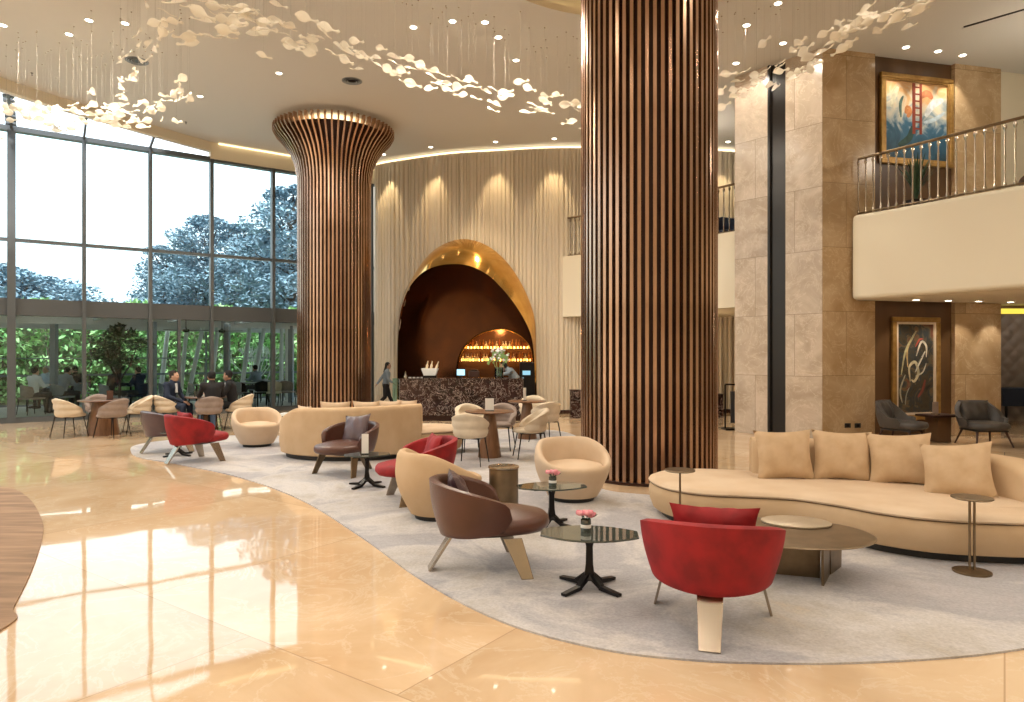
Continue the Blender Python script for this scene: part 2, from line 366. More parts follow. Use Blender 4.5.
# skylight glass + rafters
def edge_near(t):
    p = FP(t); best = None
    for e_ in resample([Vector((q.x, q.y, 0)) for q in edge], .1):
        v = e_ - p; s = abs(v.x*U.x + v.y*U.y)
        if v.x*NO.x+v.y*NO.y < .3 and (best is None or s < best[0]): best = (s, e_)
    return best[1]
sg = MB(); ra = MB(); prev = None
for k in range(-28, 13):
    t = k*.375
    if t > 4.3: break
    a = FP(t, 0, 7.17); e_ = edge_near(t)
    if (e_-FP(t)).length > 9: continue
    c = Vector((e_.x, e_.y, CEIL-.24))
    if prev: sg.quad(prev[0], a, c, prev[1])
    prev = (a, c)
    if k % 4 == 0: ra.bar(a, c, .05, .07)
    if k == 0:
        for q in range(9):
            ra.bar(a.lerp(c, q/9+.01), a.lerp(c, q/9+.06), .22, .05)
struct(sg.build('window_skylight', glassy('skylight_glass', (.95,.98,1), .5), smooth=0, fix=False)); struct(ra.build('trim_6', K['frame'], smooth=0))
# outer walls out of view
struct(MB().box((-21.6, 1.5, 3.8), (.2, 18, 7.6)).build('wall_left', K['cream'], smooth=0))
struct(MB().box((-2, -7.1, 3.9), (39, .2, 8)).build('wall_rear', K['cream'], smooth=0))
struct(MB().box((17.1, 8.5, 3.9), (.2, 32, 8)).build('wall_right', K['cream'], smooth=0))
# ---------- curved fluted bar wall ----------
WC = [AT(377, 21.3), AT(395, 20.85), AT(447, 20.1), AT(494, 19.8), AT(559, 19.5), AT(650, 19.6), AT(725, 19.8), Vector((8, 20.4, 0)), Vector((12, 22, 0)), Vector((17, 23.5, 0))]
WL = resample(catmull([Vector((-4.25, 22.2, 0))]+WC, 10), .02)
def wallD(px):
    k = (px-HX)/F; return min(WL, key=lambda p: abs(p.x/p.y-k)).y
outer_px = [(397,416),(397,360),(399,330),(404,305),(412,281),(424,260),(440,246),(462,239),(484,244),(502,257),(517,276),(529,300),(535,322),(536,350),(536.5,380),(537,416)]
inner_px = [(397.5,416),(397.5,360),(398.5,330),(401,309),(409,288),(422,273),(437,266),(454,264),(470,266),(488,275),(502.5,289),(516,306),(527.5,326),(533,345),(535,380),(535.5,416)]
def arch(pxs, depth, n=5):
    out = []
    for i, (x, y) in enumerate(pxs):
        D = depth(x, y); v = AY(x, y, D)
        if y >= 416: v.z = 0
        out.append(v)
    return catmull(out, n)
AO = arch(outer_px, lambda x, y: wallD(x)-.13)
AI = arch(inner_px, lambda x, y: wallD(x)-.13-1.0*max(0, min(1, (375-y)/100)))
def arch_z(X, pts):
    z = 0
    for p, q in zip(pts, pts[1:]):
        if min(p.x, q.x) <= X <= max(p.x, q.x) and abs(p.x-q.x) > 1e-6: z = max(z, lerp(p.z, q.z, (X-p.x)/(q.x-p.x)))
    return z
wl = MB(); R.seed(3); i = 0; prof = []
W2 = resample(WL, .012)
# irregular flutes: depth pattern along the wall
s = 0; pat = []
while s < 30:
    w = R.choice([.05, .07, .09, .12]); g = R.choice([.02, .03, .05]); d = R.choice([.03, .05, .07])
    pat.append((s, s+w, d)); s += w+g
def flute(s):
    for a, c, d in pat:
        if a <= s <= c:
            u = (s-a)/(c-a); return d*math.sqrt(max(0, 1-(2*u-1)**4))
    return 0
L_ = 0; cols = []; pi_ = 0
for i, p in enumerate(W2):
    if i: L_ += (p-W2[i-1]).length
    t = (W2[min(i+1, len(W2)-1)]-W2[max(i-1, 0)]).normalized(); n = Vector((t.y, -t.x, 0))
    while pi_ < len(pat)-1 and pat[pi_][1] < L_: pi_ += 1
    a, c, d = pat[pi_]; dd = 0
    if a <= L_ <= c: u = (L_-a)/(c-a); dd = d*max(0, 1-(2*u-1)**4)**.5
    q = p + n*dd
    zb = arch_z(p.x, AO) if p.x < .75 else 0
    cols.append((q, max(0, zb)))
vs = []; fs = []
for q, zb in cols: vs += [(q.x, q.y, zb), (q.x, q.y, CEIL-.12)]
for i in range(len(cols)-1): fs.append((2*i, 2*i+2, 2*i+3, 2*i+1))
wl.add(vs, fs); struct(wl.build('wall_bar', K['flute'], smooth=50, fix=False))
# cove along the wall top
cv = MB(); sk = MB()
Wc = resample(WL, .3)
for p, q in zip(Wc, Wc[1:]):
    cv.wallbox(p, q, CEIL-.085, CEIL-.05, -.02, .04)
    if q.x < -3.3 or q.x > .72: sk.wallbox(p, q, 0, .10, -.10, -.0)
struct(cv.build('trim_7', K['cove'], smooth=0)); struct(sk.build('baseboard_bar', K['bronzedark'], smooth=0))
# hood, vault
h = MB(); NR = 6; rings = []
for k in range(NR+1):
    t = k/NR; rings.append([p.lerp(q, t) + Vector((0, 0, .10*math.sin(PI*t)*max(0, min(1, p.z/3)))) for p, q in zip(AO, AI)])
h.loft(rings, cap=False, closed=False)
lipr = [[p.lerp(p+Vector((0, .12, -.03)), t) for p in AI] for t in (0, 1)]
struct(h.build('trim_8', K['gold'], smooth=60, fix=False))
AB = [Vector((lerp(-3.95, .80, (p.x-AI[0].x)/(AI[-1].x-AI[0].x)), 22.6, p.z*1.22)) for p in AI]
v = MB().loft([AI]+[[p.lerp(q, t) for p, q in zip(AI, AB)] for t in (.2, .4, .6, .8, 1)], cap=False, closed=False)
struct(v.build('wall_alcove', K['copper'], smooth=60, fix=False))
small_px = [(457,416),(457,375),(459,358),(466,345),(478,335),(492,330),(505,329),(518,334),(527,342),(532,352),(533,375),(533,416)]
SA = [AY(x, y, 22.55) for x, y in small_px]; SA[0].z = 0; SA[-1].z = 0; SA = catmull(SA, 4)
SA = resample(SA, .12); ABr = resample(AB, 1); 
def resn(pts, n):
    P = [Vector(p) for p in pts]; Ls = [0]
    for a, c in zip(P, P[1:]): Ls.append(Ls[-1]+(c-a).length)
    out = []
    for i in range(n):
        s = Ls[-1]*i/(n-1); j = 0
        while j < len(P)-2 and Ls[j+1] < s: j += 1
        out.append(P[j].lerp(P[j+1], min(1, (s-Ls[j])/max(1e-9, Ls[j+1]-Ls[j]))))
    return out
SB = resn(SA, 60); AB2 = resn(AB, 60)
struct(MB().loft([AB2, SB], cap=False, closed=False).build('wall_alcove_back', K['copper'], smooth=60, fix=False))
SBb = [p+Vector((0, .8, 0)) for p in SB]
struct(MB().loft([SB, SBb], cap=False, closed=False).build('wall_niche', K['gold'], smooth=60, fix=False))
struct(MB().tube(SB, .028, 8).build('trim_9', K['gold']))
struct(MB().box((-.5, 23.4, 1.4), (3.2, .06, 2.8)).build('wall_niche_back', mat('niche_mirror_bronze', (.16,.07,.03), .25, .6), smooth=0))
struct(MB().box((-1.2, 24.6, 3.8), (8, .1, 7.6)).build('wall_outer_bar', K['cream'], smooth=0))
# ---------- stone pillar and the panelled wall ----------
Cc = Vector((6.0, 13.35)); Lc = Vector((4.77, 14.77)); UL = (Lc-Cc).normalized(); UR = Vector((.972, .234)).normalized()
def onL(px): p = HITV(px, 300, Cc, UL); return Vector((p.x, p.y))
def onR(px): p = HITV(px, 300, Cc, UR); return Vector((p.x, p.y))
s1 = onL(769); s2 = onL(785.5); nL = Vector((UL.y, -UL.x)); nL = nL if nL.y > 0 else -nL
nR = Vector((-UR.y, UR.x))
far = Lc + UR*1.3
struct(MB().prism([xy(Lc), xy(s1), xy(s1+UR*1.2), xy(far)], 0, CEIL).build('wall_pillar', K['travL'], smooth=0))
struct(MB().prism([xy(s2), xy(Cc), xy(Cc+UR*.02+Vector((0,.002))), xy(Cc+UR*.02+nR*.9), xy(s2+UR*.5)], 0, CEIL).build('wall_pillar_corner', K['travL'], smooth=0))
e1 = onR(875); e2 = onR(955); e3 = onR(1001)
struct(MB().prism([xy(Cc+UR*.012), xy(e1), xy(e1+nR*.6), xy(Cc+UR*.012+nR*.6)], 0, CEIL).build('wall_stone', K['travR'], smooth=0))
struct(MB().prism([xy(e2), xy(e3), xy(e3+nR*.5), xy(e2+nR*.5)], 0, CEIL).build('wall_stone_end', K['travR'], smooth=0))
struct(MB().prism([xy(e1+nR*.09), xy(e2+nR*.09), xy(e2+nR*.5), xy(e1+nR*.5)], 0, CEIL).build('wall_panel', K['brownpanel'], smooth=0))
s1b = s1+UR*.25; s2b = s2+UR*.25
struct(MB().prism([xy(s1+UR*.05), xy(s2+UR*.05), xy(s2+UR*.5), xy(s1+UR*.5)], 0, CEIL).build('trim_10', K['slot'], smooth=0))
struct(MB().prism([xy(s1+UL*.02-UR*.015), xy(s1-UL*.03-UR*.015), xy(s1-UL*.03+UR*.05), xy(s1+UL*.02+UR*.05)], 0, CEIL).build('trim_11', K['slot'], smooth=0))
# upper cream wall to the right
struct(MB().prism([xy(e3+nR*.1), (17, e3.y+nR.y*.1+(17-e3.x)*.24), (17, e3.y+2.3), xy(e3+nR*.5)], 3.0, CEIL).build('wall_upper', K['cream'], smooth=0))
# right balcony
B0 = Vector((6.73, 13.5)); B1 = Vector((8.22, 11.08)); ub = (B1-B0).normalized(); B2 = B0+ub*8
slab = [xy(B0), xy(B2), (17, B2.y), (17, 15.9), xy(e3+nR*.08), xy(e1+nR*.08)]
struct(MB().prism([xy(B0), xy(B2), (17, B2.y), (17, 15.9), xy(e3-nR*.01), xy(B0+UR*.02)], 2.72, 4.2).build('floor_balcony', K['cream'], smooth=0))
fa = MB().wallbox(B0, B2, 2.72, 4.36, -.16, 0).build('wall_balcony', K['cream'], bevel=0, smooth=35)
bv = fa.modifiers.new('bevel', 'BEVEL'); bv.width = .15; bv.segments = 5; struct(fa)
# bar side balcony
bz = [Vector((1.40, 19.6, 0)).lerp(Vector((3.0, 18.4, 0)), t).lerp(Vector((3.0, 18.4, 0)).lerp(Vector((5.3, 15.2, 0)), t), t) for t in [i/16 for i in range(17)]]
wpts = [p for p in resample(WL, .5) if 1.5 < p.x < 9]
struct(MB().prism([xy(p) for p in bz] + [(6.2, 15.3), (9, 16.2)] + [xy(p-Vector((0, .0, 0))) for p in wpts[::-1]], 2.74, 4.25).build('floor_bar_balcony', K['cream'], smooth=0))
fb = MB()
rng = [[(p.x, p.y), ] for p in bz]
for p, q in zip(bz, bz[1:]): fb.wallbox(p, q, 2.72, 4.42, -.12, .02)
struct(fb.build('wall_bar_balcony', K['cream'], smooth=40))
# corridor beyond the right wall
struct(MB().prism([(10.6, 14.9), (17, 15.9), (17, 20), (10.6, 20)], 2.9, 3.0).build('ceiling_corridor', K['cream'], smooth=0))
tw = MB(); nx, nz = 120, 80; X0, X1, Z1 = 11.2, 16.9, 2.66
for j in range(nz+1):
    for i in range(nx+1):
        x = X0+(X1-X0)*i/nx; z = Z1*j/nz
        d = abs(math.sin(PI*(x/.36+z/.36)))**.5*abs(math.sin(PI*(x/.36-z/.36)))**.5
        tw.v.append((x, 17.3-.05*d, z))
for j in range(nz):
    for i in range(nx):
        a = j*(nx+1)+i; tw.f.append((a, a+1, a+nx+2, a+nx+1)); tw.m.append(0)
struct(tw.build('wall_tufted', mat('grey_tufted_fabric', (.16,.125,.105), .5, sheen=.4), smooth=60, fix=False))
struct(MB().box((14, 17.5, 1.45), (6, .2, 2.9)).build('wall_corridor', K['brownpanel'], smooth=0))
struct(MB().box((14, 17.33, 2.75), (5.9, .05, .13)).build('trim_12', K['yellow'], smooth=0))
# carpets
def rug(name, pts, m, z=.012):
    o = catmull([Vector((p[0], p[1], 0)) for p in pts], 8, True)
    q = MB().prism([xy(p) for p in o], .0005, z); return q.build(name, m, smooth=0)
def gg(l): return [G(x, y) for x, y in l]
r1 = gg([(131,452),(140,458),(180,465),(240,478),(300,500),(360,537),(420,580),(500,622),(600,650),(700,662),(800,665),(860,664),(950,659),(1024,650)])
r1 += [Vector((4.0,4.2,0)), Vector((5.2,5.0,0)), Vector((5.6,6.2,0)), Vector((5.0,7.3,0)), Vector((3.6,7.9,0)), Vector((2.4,7.8,0))] + gg([(652,496),(600,489),(575,470),(574,450),(575,436),(540,430),(440,431)]) + [Vector((-1.4,13.6,0)), Vector((-3.2,13.9,0)), Vector((-4.6,14.0,0))] + gg([(232,436),(165,441),(135,446)])
rg = rug('lounge_carpet', r1, K['carpet']); tag(rg, 'large curving pale grey and gold clouded carpet under the lounge seating', 'carpet')
r2 = [G(0,487),G(27,497.6),G(42,521),G(42,539.5),G(32,571),G(14,608),Vector((-3.05,4.1,0)),Vector((-3.1,2.5,0)),Vector((-4.5,1,0)),Vector((-8,1.5,0)),Vector((-9.5,4,0)),Vector((-9,7.5,0)),Vector((-7.5,8.8,0))]
tag(rug('round_rug', r2, K['rugbrown']), 'brown striated rug with curved edge at the far left of the marble floor', 'rug')
# ---------- columns ----------
def column(name, c, label, dz):
    t = thing(name, label, 'column', (c.x, c.y, 0))
    MB().lathe([(RC-.10, 0), (RC-.10, 6.15+dz), (RC-.04, 6.5+dz), (RC+.12, 6.95+dz), (RC+.42, 7.28+dz), (RC+.42, 7.30+dz)], 48).build('core', K['bronzedark'], t)
    MB().lathe([(RC+.02, .0), (RC+.02, .035), (RC-.05, .035)], 64).build('base_ring', K['bronzedark'], t)
    prof = [(RC, .03), (RC, 3), (RC, 6.0), (RC+.02, 6.25), (RC+.07, 6.5), (RC+.18, 6.76), (RC+.35, 7.0), (RC+.52, 7.18), (RC+.60, 7.32), (RC+.60, 7.46)]
    inn = [(RC-.09, .03), (RC-.09, 3), (RC-.09, 6.0), (RC-.07, 6.28), (RC-.02, 6.56), (RC+.09, 6.85), (RC+.24, 7.08), (RC+.42, 7.28), (RC+.50, 7.40), (RC+.50, 7.46)]
    up = lambda P: [(r, z+dz if z >= 6 else z) for r, z in P]
    prof = up(prof); inn = up(inn); N = 60; w = .045
    proto = None
    for k in range(N):
        if proto is None:
            q = MB(); vs = []; n = len(prof)
            for side in (-1, 1):
                for r, z in prof: vs.append((r, side*w/2, z))
                for r, z in inn: vs.append((r, side*w/2, z))
            m = 2*n
            for i in range(n-1):
                q.f += [(i, i+1, n+i+1, n+i), (m+i, m+n+i, m+n+i+1, m+i+1), (i, m+i, m+i+1, i+1), (n+i, n+i+1, m+n+i+1, m+n+i)]; q.m += [0]*4
            q.f += [(n-1, m+n-1, m+2*n-1, 2*n-1), (0, n, m+n, m)]; q.m += [0]*2
            q.v = vs; proto = q.build('slat', K['bronze'], t, smooth=25); s_ = proto
        else:
            s_ = proto.copy(); COL.objects.link(s_)
        s_.rotation_euler = (0, 0, 2*PI*k/N)
    return t
column('slatted_column', C1, 'huge round column of vertical bronze slats in the foreground beside the long tan sofa', .56)
column('slatted_column', C2, 'round bronze slatted column flaring out at its top, by the glass wall', 0)
# ---------- railings ----------
def railing(path, z0, label, step=.15, name='balcony_railing'):
    t = thing(name, label, 'railing', (path[0][0], path[0][1], z0)); o = Vector((path[0][0], path[0][1], z0))
    P = [Vector((p[0], p[1], z0))-o for p in path]; up = Vector((0, 0, 1.09))
    hr = MB().tube([p+up for p in P], .028, 8); hr.build('handrail', K['antique'], t)
    MB().tube([p+Vector((0, 0, .03)) for p in P], .02, 6).build('bottom_rail', K['antique'], t)
    pr = None
    for i, p in enumerate(resample(P, step)[:98]):
        if pr is None:
            pr = MB().lathe([(.008,.0),(.02,.03),(.028,.07),(.012,.11),(.013,.2),(.017,.3),(.013,.4),(.017,.55),(.013,.7),(.017,.82),(.012,.95),(.026,.99),(.03,1.02),(.016,1.06),(.010,1.08)], 8).build('baluster', K['brass'], t); b_ = pr
        else: b_ = pr.copy(); COL.objects.link(b_)
        b_.location = p
    return t
railing([xy(B0+nR*0+Vector((.02,-.05))), xy(B0+ub*4.8)], 4.38, 'ornate bronze balcony railing above the grey armchairs in front of the paintings')
railing([xy(p) for p in bz], 4.42, 'curved bronze balcony railing beyond the foreground column, above the bar side')
# ================= furniture =================
def az(v): return math.atan2(v[1], v[0])
CZ = .0125   # top of the carpet
def shell(th_max, rx, ry, ztop, zbot, taper, thick, n=40, cx=0, m=12, end=.16, bulge=0, channels=0, power=1.0):
    """a wrapped backrest, back at -x, open at +x"""
    q = MB(); rings = []
    for i in range(n+1):
        u = -1+2*i/n; th = u*th_max; a = PI+th
        e = max(0, (abs(u)-(1-end))/end); k = math.sqrt(max(.0, 1-e*e)) if e < 1 else 0.02
        zt = ztop(abs(u)); zb = zbot(abs(u)); zm = (zt+zb)/2; zt = lerp(zm, zt, max(k, .03)); zb = lerp(zm, zb, max(k, .03))
        th_ = thick*max(.35, k**.5)
        ring = []
        def pt(v, off):
            z = lerp(zb, zt, v); zz = (z-zbot(0))/(ztop(0)-zbot(0)); s = lerp(taper, 1, max(0, min(1, zz))**power)
            bl = bulge*math.sin(PI*max(0, min(1, zz)))
            if channels: bl += .022*abs(math.sin(PI*channels*max(0, min(1, zz))))**.6*(1 if off >= 0 else -1)
            return Vector((cx+(rx*s+bl-(0 if off > 0 else thick if off < 0 else thick/2))*math.cos(a), (ry*s+bl-(0 if off > 0 else th_ if off < 0 else th_/2))*math.sin(a), z))
        for j in range(m+1): ring.append(pt(j/m*.94+.03, 1))
        ring.append(pt(1, 0))
        for j in range(m, -1, -1): ring.append(pt(j/m*.94+.03, -1))
        ring.append(pt(0, 0))
        rings.append(ring)
    return q.loft(rings)
def cushion(cx, cy, rx, ry, z0, z1, n=40, pw=2.4, crown=.03):
    q = MB(); rings = []
    prof = [(.80, z0), (.93, z0+.01), (.99, lerp(z0, z1, .3)), (1.0, lerp(z0, z1, .5)), (.985, lerp(z0, z1, .75)), (.94, lerp(z0, z1, .93)), (.86, z1), (.6, z1+crown*.6), (.3, z1+crown*.95), (.03, z1+crown)]
    for s, z in prof:
        ring = []
        for k in range(n):
            a = 2*PI*k/n; c, s_ = math.cos(a), math.sin(a)
            r = (abs(c)**pw+abs(s_)**pw)**(-1/pw)
            ring.append((cx+rx*s*r*c, cy+ry*s*r*s_, z))
        rings.append(ring)
    return q.loft(rings)
def puff(w, h, t, n=14, seed=1, ears=.11, rect=False):
    """square scatter cushion standing in the local yz plane, centred"""
    q = MB(); rr = random.Random(seed)
    for side in (1, -1):
        vs = []
        for j in range(n+1):
            for i in range(n+1):
                u = -1+2*i/n; v = -1+2*j/n
                k = ((1-abs(u)**2.6)*(1-abs(v)**2.6))**.62
                sx = 1-ears*(1-abs(v)**2)*abs(u)**3; sy = 1-ears*(1-abs(u)**2)*abs(v)**3
                wr = (.012*math.sin(9*u+3*v+seed)*math.sin(5*v*u+seed)+.006*math.sin(16*(u*abs(v))+seed*2))*k
                vs.append((side*(t/2*k)+wr*side, u*w/2*sx, v*h/2*sy))
        fs = []
        for j in range(n):
            for i in range(n):
                a = j*(n+1)+i; fs.append((a, a+1, a+n+2, a+n+1) if side > 0 else (a, a+n+1, a+n+2, a+1))
        q.add(vs, fs)
    return q
def finish(q, name, m, parent=None, loc=None, rot=None, weld=True, smooth=80):
    o = q.build(name, m, parent, smooth=smooth, loc=loc)
    if weld:
        bm = bmesh.new(); bm.from_mesh(o.data); bmesh.ops.remove_doubles(bm, verts=bm.verts, dist=.0015); bmesh.ops.recalc_face_normals(bm, faces=bm.faces); bm.to_mesh(o.data); bm.free(); o.data.set_sharp_from_angle(angle=math.radians(50))
    if rot: o.rotation_euler = rot
    return o
def plate(q, p0, p1, wdir, w0, w1, t, m=0):
    p0 = Vector(p0); p1 = Vector(p1); wd = Vector(wdir).normalized(); d = (p1-p0).normalized(); n = d.cross(wd).normalized()
    vs = []
    for p, w in ((p0, w0), (p1, w1)):
        for a, b in ((-1,-1),(1,-1),(1,1),(-1,1)): vs.append(p+wd*w*a/2+n*t*b/2)
    q.add(vs, [(0,1,2,3),(7,6,5,4),(1,0,4,5),(2,1,5,6),(3,2,6,7),(0,3,7,4)], m); return q
# ---- lounge chair on three flat metal legs ----
def lounge(loc, rz, m, mleg, label, cush=None, legw=1, back=.70, dims=(.40,.43)):
    t = thing('lounge_chair', label, 'armchair', loc, rz)
    sh = shell(math.radians(122), dims[0], dims[1], lambda u: lerp(back, back-.17, u**2.2), lambda u: lerp(.265, .335, u**1.6), .78, .065, bulge=.02, end=.13)
    sh.build('backrest', m, t, smooth=70)
    cushion(.13, 0, .40, .335, .30, .42, pw=2.3, crown=.045).build('seat', m, t, smooth=80)
    cushion(.06, 0, .27, .24, .27, .31, crown=0).build('seat_base', K['plinth'], t, smooth=60)
    plate(MB(), (-.22, 0, .28), (-.40, 0, 0), (0, 1, 0), .15, .12, .022).build('leg', mleg, t, smooth=0, bevel=.003)
    for s in (-1, 1): plate(MB(), (.20, s*.29, .285), (.30, s*.36, 0), (1, 0, 0), .14, .09, .016).build('leg', mleg, t, smooth=0, bevel=.003)
    return t
red1 = Vector((1.205, 4.18, CZ))
lounge(red1, az((math.sin(.30), math.cos(.30))), K['red'], K['brass'], 'crimson velvet lounge chair in the foreground with its back to the viewer')
# pillows are separate things that rest on the chairs
def cushion_thing(label, m, loc, rz, w, h, t, tilt, seed=1, cat='cushion', group=None, roll=0):
    o = finish(puff(w, h, t, seed=seed), 'cushion', m, loc=loc); o.rotation_mode = 'XYZ'
    o.rotation_euler = (roll, tilt, rz); tag(o, label, cat, group); return o
d_ = Vector((math.sin(.30), math.cos(.30), 0))
cushion_thing('dark crimson velvet cushion on the foreground red lounge chair', K['red'], red1-d_*.05+Vector((.02, 0, .585)), az(d_), .52, .34, .15, -.28, 3)
br1 = Vector((-.24, 5.34, CZ)); db = Vector((.975, .16, 0)).normalized()
lounge(br1, az(db), K['leather'], K['brass'], 'brown leather lounge chair seen from its side in front of the tan tub chair')
cushion_thing('small brown leather cushion on the foreground brown leather chair', K['leatherdk'], br1-db*.17+Vector((0,.02,.585)), az(db), .42, .32, .12, -.42, 5)
red2 = Vector((-1.02, 7.85, CZ)); dr = Vector((-.93, -.36, 0)).normalized()
lounge(red2, az(dr), K['red'], K['brass'], 'crimson lounge chair facing left, half hidden behind the tan tub chair')
cushion_thing('crimson cushion on the red chair behind the tan tub chair', K['red'], red2-dr*.12+Vector((0,0,.56)), az(dr), .46, .36, .14, -.3, 6)
br2 = Vector((-2.27, 9.62, CZ)); d2 = Vector((-.50, -.86, 0)).normalized()
lounge(br2, az(d2), K['leather'], K['antique'], 'dark brown leather lounge chair against the back of the curved tan sofa')
cushion_thing('glossy plum leather cushion on the brown chair by the curved sofa back', K['leatherdk'], br2-d2*.10+Vector((.02,0,.59)), az(d2), .46, .44, .13, -.38, 7, roll=.12)
red3 = Vector((-4.93, 10.66, CZ)); d3 = Vector((.66, .75, 0)).normalized()
lounge(red3, az(d3), K['red'], K['brass'], 'crimson lounge chair at the far left end of the carpet', back=.74)
cushion_thing('crimson cushion on the far left red lounge chair', K['red'], red3-d3*.0+Vector((-.1,0.02,.60)), az(d3), .48, .34, .14, -.3, 8)
br3 = Vector((-5.88, 11.75, CZ)); d4 = Vector((.75, .66, 0)).normalized()
lounge(br3, az(d4), K['leatherdk'], K['brass'], 'plum brown leather lounge chair behind the far left red chair')
# ---- tub swivel chairs ----
def tub(loc, rz, label, m, s=1):
    t = thing('tub_chair', label, 'armchair', loc, rz)
    q = MB(); rings = []; n = 72
    for i in range(n):
        th = 2*PI*i/n-PI; u = abs(th)/PI     # 0 at the front (+x) ... 1 at the back
        a = th
        k = max(0, min(1, (u-.16)/.62)); k = k*k*(3-2*k)
        zt = lerp(.40, .67, k)
        th_ = lerp(.055, .085, k)
        ex = lerp(.0, .0, k)
        ring = []
        def R_(z): return .285+.15*math.sin(min(1, (z-.05)/.42)*PI/2)-(.03*max(0, (z-.45)/.25)**1.5)
        zs = [.05+(zt-.05)*j/12 for j in range(13)]
        for z in zs[:-1]: r = R_(z); ring.append(Vector(((r+ex)*math.cos(a), r*math.sin(a), z)))
        r = R_(zt)
        ring += [Vector(((r-.01)*math.cos(a), (r-.01)*math.sin(a), zt-.012)), Vector(((r-th_*.5)*math.cos(a), (r-th_*.5)*math.sin(a), zt)), Vector(((r-th_+.01)*math.cos(a), (r-th_+.01)*math.sin(a), zt-.012))]
        zi = min(.34, zt-.05)
        for j in range(1, 7):
            z = lerp(zt-.02, zi, j/6); rr_ = min(r, R_(z))-th_-.02*(j/6); ring.append(Vector((rr_*math.cos(a), rr_*math.sin(a), z)))
        rings.append(ring)
    q.loft(rings, wrap=True); q.build('shell', m, t, smooth=60)
    cushion(.02, 0, .355, .335, .33, .405, pw=2.15, crown=.035).build('seat', m, t, smooth=80)
    MB().lathe([(.0, .0), (.24, .0), (.25, .04), (.27, .055), (0.01, .055)], 40).build('plinth', K['plinth'], t)
    if s != 1: t.scale = (s, s, s)
    return t
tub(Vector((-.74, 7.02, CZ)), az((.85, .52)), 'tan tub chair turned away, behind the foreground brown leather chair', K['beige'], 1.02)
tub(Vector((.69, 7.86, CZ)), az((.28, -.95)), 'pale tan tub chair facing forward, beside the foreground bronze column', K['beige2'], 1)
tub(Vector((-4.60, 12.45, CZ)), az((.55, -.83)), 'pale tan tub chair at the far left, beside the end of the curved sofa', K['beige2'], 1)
# ---- sofas ----
def sofa_mesh(label, loc, rz, scale=None, m=None):
    c = Vector((2.55, 7.38, 0)); t = thing('curved_sofa', label, 'sofa', loc, rz, scale=scale)
    fr_ = [(1.42,7.05),(1.50,6.68),(1.75,6.42),(2.15,6.31),(2.52,6.20),(2.80,5.94),(3.02,5.64),(3.32,5.42),(3.72,5.31),(4.15,5.28),(4.50,5.38),(4.62,5.7),(4.60,6.1),(4.45,6.52),(4.12,6.94),(3.65,7.27),(3.05,7.43),(2.60,7.50),(2.12,7.64),(1.70,7.56),(1.47,7.32)]
    O = [p-c for p in catmull([Vector((a, b, 0)) for a, b in fr_], 6, True)]
    def off(O, d):
        n = len(O); out = []
        for i in range(n):
            tn_ = (O[(i+2) % n]-O[i-2]).normalized(); nn = Vector((tn_.y, -tn_.x, 0)); out.append(O[i]-nn*d)
        return out
    def ring(d, z): return [Vector((p.x, p.y, z)) for p in off(O, d)]
    def cap(q):
        n = len(O); return q
    prof = [(.09, .06), (.045, .075), (.012, .16), (0, .25), (.012, .315), (.025, .328)]
    MB().loft([ring(d, z) for d, z in prof]).build('base', m, t, smooth=50)
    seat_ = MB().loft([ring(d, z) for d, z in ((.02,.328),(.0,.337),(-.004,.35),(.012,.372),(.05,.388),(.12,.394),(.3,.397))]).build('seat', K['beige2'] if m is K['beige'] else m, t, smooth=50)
    MB().tube([Vector((p.x, p.y, .331)) for p in off(O, .012)], .006, 5, closed=True).build('piping', K['antique'], seat_)
    MB().loft([ring(.13, .0), ring(.13, .062)]).build('plinth', K['plinth'], t, smooth=0)
    path = catmull([Vector((a, b, 0))-c for a, b in [(2.55,7.36),(3.05,7.29),(3.6,7.13),(4.03,6.83),(4.32,6.45),(4.46,6.05),(4.47,5.7),(4.38,5.46)]], 6)
    N = len(path); rings = []
    for i, p in enumerate(path):
        tn_ = (path[min(i+1, N-1)]-path[max(i-1, 0)]).normalized(); n = Vector((-tn_.y, tn_.x, 0))
        u = i/(N-1); e0 = min(1, i/2.2); k = math.sqrt(max(0, 1-(1-e0)**2))
        top = lerp(.76, .70, u) if u < .7 else lerp(.715, .47, (u-.7)/.3)
        th = .15*lerp(.55, 1, k) if i < 3 else .15
        if i == N-1: th = .08
        rr_ = .06; ring_ = []
        pts = [(th-.02, .08), (th+.005, .25), (th, top-rr_), (th-.02, top-.018), (th-.06, top), (-th+.06, top), (-th+.02, top-.018), (-th, top-rr_), (-th-.02, .38), (-th-.02, .25)]
        for d, z in pts: ring_.append(p+n*d+Vector((0, 0, z)))
        rings.append(ring_)
    MB().loft(rings).build('backrest', m, t, smooth=60)
    return t, c
sofa_mesh('long curved tan velvet sofa with four square cushions at the right', (2.55, 7.38, CZ), 0, m=K['beige'])
for i, (px, D, dirv, tl) in enumerate([(784, 6.98, (-.10,-1), -.24), (842, 6.93, (-.22,-1), -.26), (900, 6.72, (-.40,-.9), -.28), (957, 6.20, (-.62,-.75), -.42)]):
    p = AT(px, D, .64-.02*(i == 3)); nm = ['at the left end of the backrest', 'second from the left', 'third from the left', 'the rightmost, leaning most']
    cushion_thing('large square tan cushion on the long right sofa, ' + nm[i], K['pillow'], p, az(dirv), .57, .51, .20, tl, seed=11+i, group='square cushions on the right sofa', roll=(.03, -.03, .05, .13)[i])
sofa_mesh('curved tan velvet sofa seen from behind in front of the far bronze column', (-1.47, 11.15, CZ), math.radians(223), (.83, .83, 1.12), m=K['beige'])
